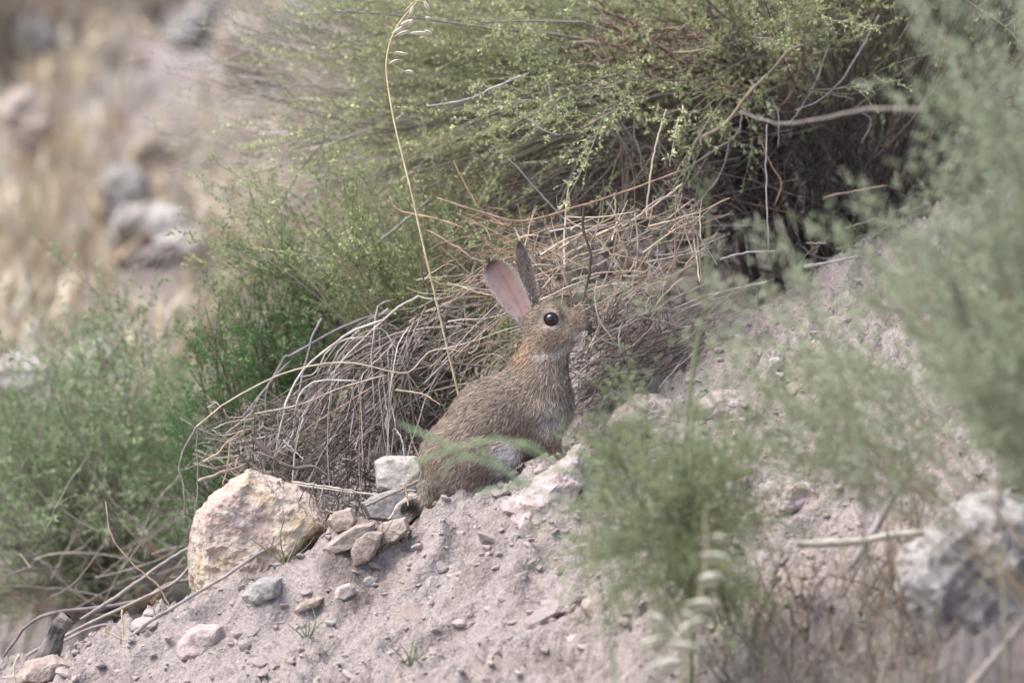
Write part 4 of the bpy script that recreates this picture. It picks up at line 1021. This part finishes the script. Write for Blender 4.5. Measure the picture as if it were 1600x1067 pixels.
# wild oat stalk
oat = thing('oat_stalk', P(712, 622, .02), 'tall yellow oat stalk with nodding seed head rising behind the rabbit\'s back', 'grass stalk')
traced('stem', oat, z3((410, 1380), (335, 1065), (280, 830), (240, 650), (190, 450), (160, 280), (160, 190), (185, 110), (230, 45), (262, 10)), [.05, .03, .02, .02, .02, .02, .02, .02, .02, .02], 1.8, .9, (.56, .45, .26), n=40, wob=.0001, knots=False)
to_soil('stem', oat, 717.4, 620.8, .05, 1.8, 2.0, (.56, .45, .26))
def spikelet(parent, base_, tip_, dep, wid, col, name='spikelet'):
    """hollow papery husk: two boat shaped glumes and an awn"""
    a = P(*base_, dep); b = P(*tip_, dep); ax = b - a; L = np.linalg.norm(ax); ax /= L
    sd_ = np.cross(ax, FW); sd_ /= np.linalg.norm(sd_); nn = np.cross(sd_, ax)
    V, F = [], []; off = 0
    for s in (-1, 1):
        t = np.linspace(0, 1, 8); wv = np.sin(np.clip(t * 1.1, 0, 1) * math.pi) ** .8 * wid * MPP * (1 - .3 * t); wv[-1] = .0001
        th = np.linspace(-1.3, 1.3, 5)
        q = a + ax * (t * L)[:, None, None] + s * sd_ * (np.cos(th)[None, :, None] * wv[:, None, None] * .5 + (t * wid * MPP * .12)[:, None, None]) + nn * (np.sin(th)[None, :, None] * wv[:, None, None] * .6)
        i = np.arange(40).reshape(8, 5) + off; V.append(q.reshape(-1, 3)); F.append(np.stack([i[:-1, :-1], i[:-1, 1:], i[1:, 1:], i[1:, :-1]], -1).reshape(-1, 4)); off += 40
    V = np.vstack(V); return obj(name, V, np.vstack(F), M_DRY, parent, np.tile(col, (len(V), 1)))
for b_, t_ in [((640, 25), (648, 8)), ((645, 30), (638, 42)), ((662, 2), (672, 18)), ((625, 40), (648, 30)), ((612, 54), (633, 40)), ((618, 56), (640, 48)), ((640, 52), (674, 52)), ((662, 48), (676, 53)), ((616, 82), (638, 86)), ((608, 100), (626, 93)), ((632, 112), (648, 113)), ((664, 28), (674, 30))]:
    spikelet(oat, b_, t_, .02, 6.0, (.66, .61, .52))
for q in ([(604, 66), (618, 56), (640, 51), (664, 50)], [(620, 40), (636, 30), (645, 12)], [(605, 84), (616, 82)], [(603, 100), (609, 100)], [(604, 92), (618, 104), (633, 112)], [(632, 18), (650, 2), (664, 4)]):
    traced('pedicel', oat, q, .02, .6, .5, (.58, .46, .26), n=9, wob=0, knots=False)

# ------------------------------------------------------------------ valley behind: dry grass, rocks, scrub
FAR = []
def far_rock(px, py, wx, hy, mat, seed, label, ang=0.0, sink=.1):
    g = ground_hit(px, py + hy * .35, 1.6, 12); dep = (g - AIM) @ FW
    r = np.random.default_rng(seed); nn_ = 9; th = np.linspace(0, 2 * math.pi, nn_, endpoint=False) + r.uniform(-.25, .25, nn_); rad = r.uniform(.85, 1.1, nn_)
    qx, qy = np.cos(th) * rad * wx / 2, np.sin(th) * rad * hy / 2; ca, sa = math.cos(ang), math.sin(ang)
    pts = np.stack([px + qx * ca + qy * sa, py - qx * sa + qy * ca], 1)
    FAR.append((g[0], g[1], wx * MPP * .45 * (1 + dep / D)))
    return outline_rock('valley_rock', pts, dep - .12, wx * MPP * 1.3, mat, seed, .008, .75, label, 'rock', fine=13)
far_rock(188, 305, 92, 76, M_GREY, 81, 'blue grey rock in the dry grass above the white valley rocks')
far_rock(240, 352, 140, 56, M_CREAM, 82, 'long white rock lying below the blue grey valley rock', .1)
far_rock(275, 385, 76, 40, M_CREAM, 83, 'white rock resting against the long white valley rock')
far_rock(235, 235, 70, 36, M_TAN, 84, 'pale rock half hidden in the grass above the blue grey rock')
far_rock(385, 75, 100, 110, M_TAN, 85, 'upright tan boulder at the far side of the valley')
far_rock(310, 30, 120, 40, M_GREY, 86, 'slanting grey slab leaning beside the upright tan boulder', .9)
far_rock(470, 30, 90, 90, M_GREY, 87, 'grey boulder behind the arching bare twig tips')
far_rock(45, 185, 80, 100, M_TAN, 88, 'tall tan weathered rock at the valley edge under the dark scrub')
far_rock(60, 60, 70, 60, M_GREY, 89, 'grey rock among the dark scrub')
far_rock(140, 560, 70, 50, M_CREAM, 90, 'white rock showing through the top of the grey green bush')
far_rock(30, 590, 110, 60, M_CREAM, 91, 'broad white rock behind the edge of the grey green bush')
far_rock(215, 95, 50, 40, M_TAN, 92, 'small pale rock in front of the dark scrub')
n = 9500
xs = rnd(-2.6, 1.6, n); ys = rnd(1.5, 6.5, n)
tuft = vnoise(np.stack([xs * 2.6, ys * 2.0, 0 * xs], -1), 71); ok = tuft > -1.2 + .35 * rng.uniform(size=n)
for fx, fy, fr in FAR: ok &= ~((np.abs(xs - fx) < fr) & (ys > fy - .45) & (ys < fy + .2))
xs, ys = xs[ok], ys[ok]; n = len(xs)
B = 5
bx, by = np.repeat(xs, B) + rng.normal(size=n * B) * .025, np.repeat(ys, B) + rng.normal(size=n * B) * .025
h_ = rnd(.025, .085, n * B); lx, ly = rng.normal(size=n * B) * .35, rng.normal(size=n * B) * .3
b0 = np.stack([bx, by, gh(bx, by)], 1); w_ = rnd(.004, .009, n * B)[:, None]
sd_ = np.stack([np.cos(lx * 9), np.sin(lx * 9), 0 * lx], 1)
m_ = b0 + np.stack([lx * .35, ly * .35, np.ones(n * B)], 1) * h_[:, None] * .55; e_ = b0 + np.stack([lx, ly, np.ones(n * B) * .95], 1) * h_[:, None]
V = np.stack([b0 - sd_ * w_, b0 + sd_ * w_, m_ - sd_ * w_ * .8, m_ + sd_ * w_ * .8, e_], 1).reshape(-1, 3)
b = np.arange(n * B)[:, None] * 5
T = np.concatenate([b + np.array([[0, 1, 3]]), b + np.array([[0, 3, 2]]), b + np.array([[2, 3, 4]])])
cz = vnoise(np.stack([bx * 1.6, by * 1.1, 0 * bx], -1), 72)
pal = np.array([[.56, .49, .38], [.50, .42, .31], [.62, .55, .45], [.50, .38, .25], [.58, .49, .33]])
gcol = pal[rng.integers(5, size=n * B)] * rng.uniform(.8, 1.2, (n * B, 1))
grn = (cz > .2)[:, None] * (rng.uniform(size=(n * B, 1)) < .5); gcol = np.where(grn, np.array([.30, .34, .16]) * rng.uniform(.8, 1.3, (n * B, 1)), gcol)
o = obj('dry_grass', V, T, M_DRY, None, np.repeat(gcol, 5, 0), smooth=False, kind='stuff'); tag(o, 'dry tan and straw coloured grass covering the valley floor behind', 'grass')

# dark scrub and scattered weeds across the valley
def far_bush(px, py, wpx, hpx, label, lcol, scol, n_tip, seed, grp=None, cat='bush', d0=1.6, name='valley_scrub'):
    g = ground_hit(px, py + hpx * .5, d0, 14); dep = (g - AIM) @ FW
    t = thing(name, g, label, cat, grp)
    tips = P(px + rng.normal(size=n_tip) * wpx * .32, py + rng.uniform(-.5, .4, n_tip) * hpx, dep + rng.normal(size=n_tip) * wpx * MPP * .4)
    C = branches(g, tips, bow=.03)
    v, f, cc = tubes(C, np.linspace(2, .7, C.shape[1])[None] * MPP, 3, pick(scol, n_tip)); obj('branches', v, f, M_TWIG, t, cc, kind='stuff')
    p, d = sprigs_along(C, 2, .4, .6, .2); N = len(p)
    place_sprigs('foliage', t, LONG, p, d, rnd(.4, .9, N), pick(lcol, N), pick(scol, N))
far_bush(40, 30, 250, 130, 'dark purplish scrub on the far side of the valley behind the tan weathered rock', DARK * 1.1, DARK, 90, 1)
far_bush(0, 90, 80, 100, 'dark low scrub pressed against the tall tan weathered rock', DARK * 1.2, DARK, 50, 2)
far_bush(230, 10, 150, 70, 'brown dead scrub between the small pale rock and the grey slab', np.array([[.12, .09, .09], [.18, .13, .11]]), DARK, 50, 3)
far_bush(440, 110, 130, 120, 'yellow green weed below the upright tan boulder', np.array([[.36, .37, .18], [.42, .41, .22]]), GREYS, 40, 4)
far_bush(330, 230, 200, 140, 'pale olive weed beside the blue grey valley rock', np.array([[.36, .37, .21], [.44, .42, .27]]), GREYS[2:4], 50, 5)
far_bush(105, 300, 100, 130, 'orange tinged weed growing in the dry grass by the blue grey rock', np.array([[.46, .33, .14], [.40, .32, .14]]), STRAW, 34, 6)
far_bush(60, 400, 120, 140, 'yellow green weed in the dry grass above the grey green bush', np.array([[.33, .32, .15], [.42, .34, .17]]), STRAW, 34, 7)
far_bush(195, 400, 40, 50, 'small dark green weed under the long white rock', np.array([[.06, .08, .05]]), DARK, 16, 8)
far_bush(560, 40, 160, 130, 'yellowish green bush beyond the seed head of the oat stalk', np.array([[.40, .41, .20], [.34, .36, .18]]), GREYS, 60, 9)
far_bush(430, 420, 260, 220, 'pale sage coloured bush in the dip behind the leafy shrub', np.array([[.32, .35, .22], [.38, .39, .26]]), GREYS, 60, 10)

# ------------------------------------------------------------------ plants in front
fb = thing('front_bush', on_ground(1800, -1.2), 'tall feathery green bush standing in front of the slope beside the mottled boulder', 'bush')
root = on_ground(1800, -1.2)
NT = 150
tp = np.vstack([in_poly([(1420, -40), (1700, -60), (1700, 500), (1520, 480), (1380, 360), (1540, 220), (1500, 120)], 78),
                in_poly([(1380, 430), (1480, 380), (1700, 480), (1700, 720), (1580, 700), (1470, 600)], 46),
                in_poly([(1040, 500), (1300, 450), (1420, 580), (1360, 740), (1180, 740), (1050, 640)], 26)])
tips = P(tp[:, 0], tp[:, 1], np.concatenate([rnd(-1.35, -.7, 124), rnd(-1.0, -.6, 26)]))
sel = np.concatenate([rng.choice(78, 30, replace=False), 78 + rng.choice(46, 26, replace=False), 124 + rng.choice(26, 15, replace=False)]); tips = tips[sel]; NT = len(tips)
Cf = branches(root, tips, bow=.05)
for i in range(14):
    v, f, cc = tubes(Cf[i * 3:i * 3 + 1], np.linspace(4, 1.2, Cf.shape[1])[None] * MPP, 5, pick(np.array([[.22, .16, .11]]), 1)); obj('branch', v, f, M_TWIG, fb, cc)
v, f, cc = tubes(Cf, np.linspace(1.8, .7, Cf.shape[1])[None] * MPP, 3, pick(np.array([[.24, .20, .13], [.20, .15, .10]]), NT)); obj('small_branches', v, f, M_TWIG, fb, cc, kind='stuff')
p, d = sprigs_along(Cf, 10, .5, .2, .0); d[:, 0] -= .3; N = len(p)
place_sprigs('foliage', fb, FEATH, p, d, rnd(.5, .95, N), pick(np.array([[.36, .40, .25], [.42, .45, .30], [.30, .34, .21]]), N), pick(np.array([[.24, .23, .14]]), N))

lb = thing('low_front_bush', ground_hit(1140, 965), 'low soft green bush growing in front of the pale pink rock', 'bush')
root = ground_hit(1140, 965)
tp = np.vstack([in_poly([(880, 780), (930, 700), (1010, 650), (1120, 660), (1200, 720), (1190, 860), (1160, 960), (960, 960), (890, 880)], 96),
                in_poly([(880, 600), (1040, 570), (1260, 620), (1340, 760), (1230, 800), (960, 720)], 26)])
tips = P(tp[:, 0], tp[:, 1] + 20, rnd(-.95, -.5, 122)); Cl = branches(P(1055, 850, -.72), tips, bow=.02)
c = catmull([root - [0, 0, .005], (root + P(1055, 850, -.72)) / 2 + [.01, 0, .01], P(1055, 850, -.72)], 8); v, f, cc = tubes(c[None], np.linspace(5, 3, 8)[None] * MPP, 6, pick(DARK * 1.5, 1)); obj('stem', v, f, M_TWIG, lb, cc)
for i in range(8):
    v, f, cc = tubes(Cl[i * 9:i * 9 + 1], np.linspace(3, 1, Cl.shape[1])[None] * MPP, 5, pick(DARK * 1.5, 1)); obj('branch', v, f, M_TWIG, lb, cc)
v, f, cc = tubes(Cl, np.linspace(1.2, .5, Cl.shape[1])[None] * MPP, 3, pick(np.array([[.15, .14, .09]]), 122)); obj('small_branches', v, f, M_TWIG, lb, cc, kind='stuff')
p, d = sprigs_along(Cl, 6, .35, .55, .0); N = len(p)
place_sprigs('foliage', lb, FEATH, p, d, rnd(.28, .55, N), pick(np.array([[.27, .31, .16], [.33, .36, .20], [.20, .24, .12]]), N), pick(np.array([[.16, .19, .09]]), N))

# fleshy green stems crossing before the rabbit
cs = thing('green_runner', on_ground(940, -1.15), 'fleshy light green stems reaching across in front of the rabbit\'s flank', 'plant stem')
for pts, r0, r1 in [([(950, 830), (900, 790), (850, 770), (790, 735), (740, 715), (690, 690), (622, 660)], 3.2, 6.0), ([(860, 720), (800, 690), (740, 692), (680, 712), (640, 725)], 4.0, 6.0),
                    ([(735, 715), (705, 720), (690, 745)], 6, 3), ([(830, 780), (800, 745), (770, 715), (745, 700)], 3.5, 5.0), ([(880, 740), (840, 700), (810, 690)], 4, 5), ([(940, 800), (900, 740), (860, 735), (800, 760), (745, 770)], 4, 4)]:
    o = traced('stem', cs, pts, -1.15, r0 * .55, r1 * .55, (.34, .42, .24), n=18, wob=.0006, mat=M_LEAF)
cs2 = thing('pale_stalk', on_ground(1330, -.7), 'pale blurred green stalk leaning before the dark hollow under the saltbush', 'plant stem')
traced('stem', cs2, z4((298, 680), (340, 800), (390, 930), (450, 1060), (520, 1250), (560, 1500)), -1.1, 2.4, 3.0, (.36, .36, .25), n=20, mat=M_LEAF)
to_soil('stem', cs2, 1346, 750, -1.1, 3.0, 2.2, (.27, .24, .19), M_LEAF)
cs3 = thing('leafy_stalk', on_ground(1110, -.55), 'upright soft green stalk standing before the fallen sticks', 'plant stem')
traced('stem', cs3, [(1108, 330), (1105, 400), (1100, 480), (1085, 560), (1070, 700)], -.7, 2, 3, (.24, .28, .15), mat=M_LEAF)
p, d = sprigs_along(catmull(P(np.array([1108, 1105, 1100, 1085]), np.array([330, 400, 480, 560]), np.full(4, -.7)), 9)[None][:, ::-1], 12, 0, .5, .8)
place_sprigs('foliage', cs3, FEATH, p, d, rnd(.16, .3, 12), pick(np.array([[.22, .28, .14]]), 12), pick(np.array([[.24, .25, .14]]), 12))
to_soil('stem', cs3, 1070, 700, -.7, 3, 3.5, (.24, .28, .15), M_LEAF)
to_soil('stem', cs, 950, 830, -1.15, 2, 3, (.34, .42, .24), M_LEAF)
# dry sticks before the mottled boulder
loose('dry_stick', [(1440, 700), (1400, 770), (1330, 885)], [-.55, -.57, -.6], 5, 6, (.34, .29, .27), 'blurred grey stick slanting beside the mottled boulder')
loose('dry_stick', [(1245, 850), (1340, 845), (1450, 832), (1600, 850)], -.62, 6, 5, (.50, .45, .38), 'pale stick lying level across the mottled boulder')
loose('dry_stick', [(1610, 955), (1560, 1020), (1500, 1090)], -.95, 5, 6, (.34, .29, .25), 'grey stick crossing in front of the mottled boulder')
loose('dry_stick', [(1290, 400 - 20), (1260, 380)], -.2, 1, 1, (.3, .26, .22), 'short twig under the saltbush beside the pale blurred stalk')
loose('pale_branch', z4((180, 350), (300, 385), (420, 375), (550, 345), (640, 340), (760, 345)), [-.5, -.6, -.7, -.8, -.9, -1.0], 1.6, 2.8, (.20, .17, .145), 'smooth grey branch reaching out before the dark hollow under the saltbush', 'branch')
# dead grass in front of the boulder
n = 240
px, dp = rnd(1130, 1480, n), rnd(-.95, -.5, n); q0 = P(px, np.full(n, 900.), dp); b0 = np.stack([q0[:, 0], q0[:, 1], gh(q0[:, 0], q0[:, 1])], 1)
e_ = b0 + np.stack([rng.normal(size=n) * .035, rng.normal(size=n) * .03, rnd(.02, .12, n)], 1)
t_ = thing('dry_tuft', on_ground(1260, -.62), 'brown and straw coloured dead grass between the low bush and the mottled boulder', 'dry grass')
mass('blades', t_, b0, e_, rng.normal(size=(n, 3)) * .003, rnd(1.2, 3, n), rnd(.6, 1.2, n), pick(np.array([[.38, .30, .22], [.48, .39, .28], [.30, .23, .17], [.40, .35, .29], [.20, .16, .13]]), n), mat=M_DRY, wob=.001)
# pale papery husks
hs = thing('husk_spray', on_ground(1080, -1.05), 'stack of pale papery seed husks hanging in front of the low green bush', 'seed head')
traced('stem', hs, [(1100, 800), (1105, 860), (1095, 930), (1075, 1010), (1060, 1090)], -1.05, 2, 3, (.40, .36, .24), mat=M_DRY)
for a_, b_ in [((1145, 836), (1100, 838)), ((1140, 872), (1085, 868)), ((1135, 905), (1085, 903)), ((1125, 935), (1070, 935)), ((1090, 965), (1045, 968)), ((1048, 962), (1005, 966)), ((1110, 975), (1060, 1000)), ((1100, 1010), (1040, 1015)), ((1045, 1000), (1000, 1015)), ((1070, 1035), (1010, 1050))]:
    a_ = np.array(a_) + rng.normal(size=2) * 6; b_ = np.array(b_) + rng.normal(size=2) * 9
    spikelet(hs, a_, b_, -1.05, rng.uniform(10, 22), (.48, .46, .37), 'husk')
hs2 = thing('husk_spray', on_ground(1570, -1.1), 'stack of pale papery seed husks hanging above the mottled boulder', 'seed head')
traced('stem', hs2, [(1600, 640), (1575, 700), (1560, 780)], -1.1, 2, 3, (.40, .36, .24), mat=M_DRY)
for a_, b_ in [((1610, 672), (1560, 682)), ((1598, 712), (1545, 720)), ((1590, 745), (1540, 752)), ((1560, 775), (1500, 770)), ((1625, 705), (1590, 700))]:
    a_ = np.array(a_) + rng.normal(size=2) * 6; b_ = np.array(b_) + rng.normal(size=2) * 9
    spikelet(hs2, a_, b_, -1.1, rng.uniform(12, 22), (.56, .53, .45), 'husk')
to_soil('stem', hs, 1060, 1090, -1.05, 3, 3.5, (.40, .36, .24), M_DRY)
to_soil('stem', hs2, 1560, 780, -1.1, 2, 2.2, (.40, .36, .24), M_DRY)
